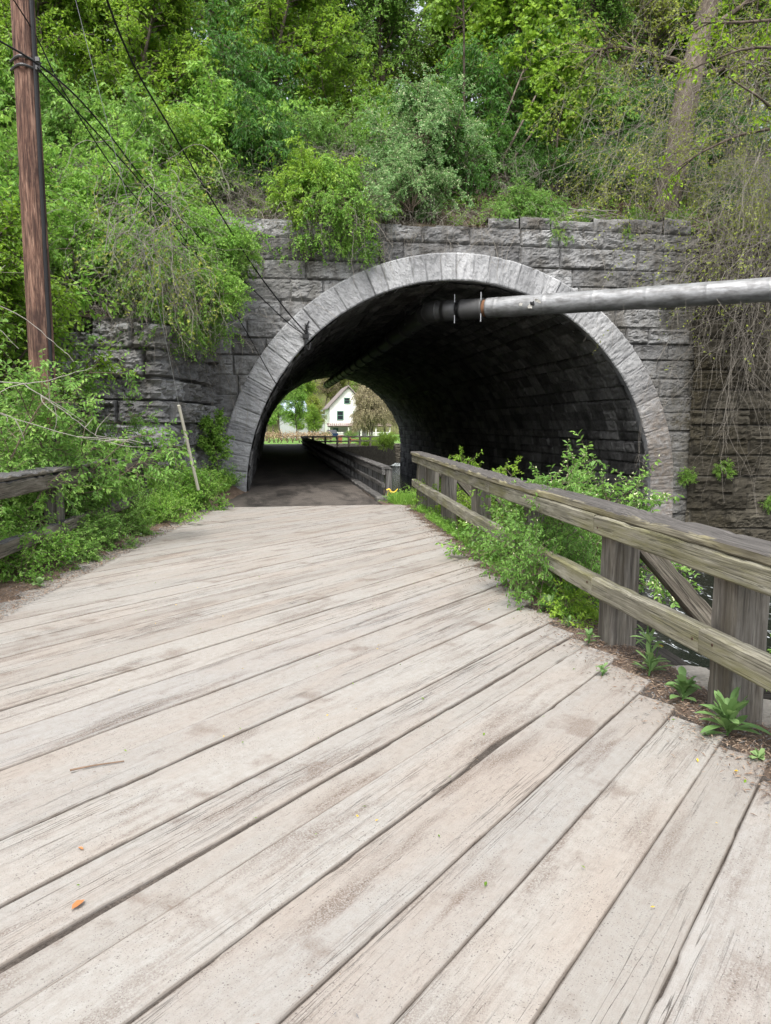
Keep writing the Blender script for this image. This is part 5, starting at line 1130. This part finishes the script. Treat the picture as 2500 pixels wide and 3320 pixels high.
# vine row on the lawn
vr = empty('vine_row', (2, 75, -.4), 'row of trained vines with tan blossoms on thin trunks across the lawn', 'hedge')
w = MB(); g = np.random.default_rng(9)
for x in np.arange(-6, 6.2, .62):
    for k in range(2): w.add(*tube1([(x + g.normal(0, .1), 75 + g.normal(0, .1), -.4), (x + g.normal(0, .12), 75, .0), (x + g.normal(0, .25), 75 + g.normal(0, .2), .5)], .05, .03, 8, 5))
w.obj('trunks', M['twig'], vr)
P = np.stack([g.uniform(-6.5, 6.0, 5200), 75 + g.normal(0, .35, 5200), .45 + .22 * g.normal(0, 1, 5200)], 1); V, F, li = leaf_geo(P, nrm(g.normal(size=P.shape)), nrm(g.normal(size=P.shape)), g.uniform(.08, .2, 5200), .5, 'diamond', g)
MB().add(V, F, g.uniform(0, 1, 5200)[li]).obj('foliage', M['leaf_vine'], vr, attr='tint')
def ft(k, x, y, s, label, z=-.5, group=None, leafmat=None): put(k, 'tree', label, 'tree', (x, y, z), rng.uniform(0, 6), s, group, (0, 0), leafmat)
ft('tree_b', 1.2, 96, .95, 'round fresh green tree left of the shed beyond the tunnel', leafmat='leaf_herb')
ft('tree_b', -2.8, 100, .9, 'green tree at the left edge of the far opening', leafmat='leaf_herb')
ft('tree_a', 5.6, 100, .62, 'olive green bush-like tree between the shed and the white house')
ft('tree_a', 3.6, 104, .55, 'low olive tree in front of the shed roof')
ft('weeping', 16.4, 108, 1.15, 'weeping buff coloured tree in front of the white house')
ft('weeping', 12.2, 104, .55, 'small drooping buff tree at the porch of the white house')
ft('tree_b', 3.0, 92, .8, 'bright green tree hiding the left of the shed roof', leafmat='leaf_herb')
ft('tree_a', -.6, 88, .85, 'fresh green tree at the left side of the far opening', leafmat='leaf_herb')
ft('tree_a', 6.6, 108, .8, 'olive tree close to the left of the white house', leafmat='leaf_olive')
ft('tree_a', 4.8, 90, .5, 'low olive green tree behind the vine row')
ft('weeping', 13.0, 99, (.95, .95, 1.0), 'tall weeping buff tree hanging over the right of the white house')
ft('weeping', 13.6, 101.5, (.95, .95, 1.05), 'buff weeping tree behind the tall weeping one at the house front')
ft('tree_b', 20.5, 98, 1.0, 'dark green tree at the right edge of the far opening', leafmat='leaf_honey')
near('slope_c', 11.6, 111, .7, 'green shrub in front of the porch of the white house', z=-.5)
near('slope_c', 7.2, 101, .6, 'green shrub beside the parked car', z=-.5)
FW = 'trees of the wooded hill behind the white house'
for i in range(64):
    x = rng.uniform(-10, 48); y = 138 + i * 1.25; x = (x + i * 7) % 58 - 10 + (y - 138) * .05; z = float(FH(np.array(x), np.array(y))) - .3 if y > 150 else -.5
    k = ('tree_a', 'tree_b', 'tree_sparse', 'tree_sparse')[i % 4]
    ft(k, x, y, rng.uniform(1.3, 2.0), 'distant tree on the wooded hill behind the white house', z, FW, ('leaf_lime', 'leaf_olive', 'leaf_buff', 'leaf_olive')[(i * 7) % 4])

# ------------------------------------------------------------------ light and camera
SUN_EL, SUN_AZ = R(58), R(200)        # azimuth clockwise from +Y
wd = bpy.data.worlds.new('World'); sc.world = wd; wd.use_nodes = True; nt = wd.node_tree; nt.nodes.clear()
sk = nt.nodes.new('ShaderNodeTexSky'); sk.sky_type = 'NISHITA'; sk.sun_disc = False; sk.sun_elevation = SUN_EL; sk.sun_rotation = SUN_AZ
sk.air_density = 1.0; sk.dust_density = 4.0; sk.ozone_density = 1.0
hv = nt.nodes.new('ShaderNodeHueSaturation'); hv.inputs['Saturation'].default_value = .35
bg = nt.nodes.new('ShaderNodeBackground'); bg.inputs[1].default_value = .15; ow = nt.nodes.new('ShaderNodeOutputWorld')
nt.links.new(sk.outputs[0], hv.inputs['Color']); nt.links.new(hv.outputs[0], bg.inputs[0]); nt.links.new(bg.outputs[0], ow.inputs[0])
sd = bpy.data.lights.new('sun', 'SUN'); sd.energy = 1.5; sd.angle = R(18); sd.color = (1, .975, .94)
so = bpy.data.objects.new('sun', sd); COL.objects.link(so)
dirv = Vector((math.sin(SUN_AZ) * math.cos(SUN_EL), math.cos(SUN_AZ) * math.cos(SUN_EL), math.sin(SUN_EL)))
so.rotation_euler = (-dirv).to_track_quat('-Z', 'Y').to_euler(); so.location = (0, 0, 30)
cd = bpy.data.cameras.new('camera'); cam = bpy.data.objects.new('camera', cd); COL.objects.link(cam)
cd.sensor_fit = 'VERTICAL'; cd.sensor_height = 24; cd.lens = 24 * 1600 / 2212; cd.clip_start = .05; cd.clip_end = 3000
cam.location = (0, 0, 1.6); cam.rotation_euler = (R(90 - 6.77), 0, R(-8.68)); sc.camera = cam
sc.view_settings.view_transform = 'Standard'; sc.view_settings.look = 'None'; sc.view_settings.exposure = 1.3; sc.view_settings.gamma = 1
sc.cycles.sample_clamp_indirect = 2.5; sc.cycles.max_bounces = 10; sc.cycles.diffuse_bounces = 6; sc.cycles.transparent_max_bounces = 4; sc.cycles.use_denoising = True; sc.cycles.denoising_prefilter = 'NONE'
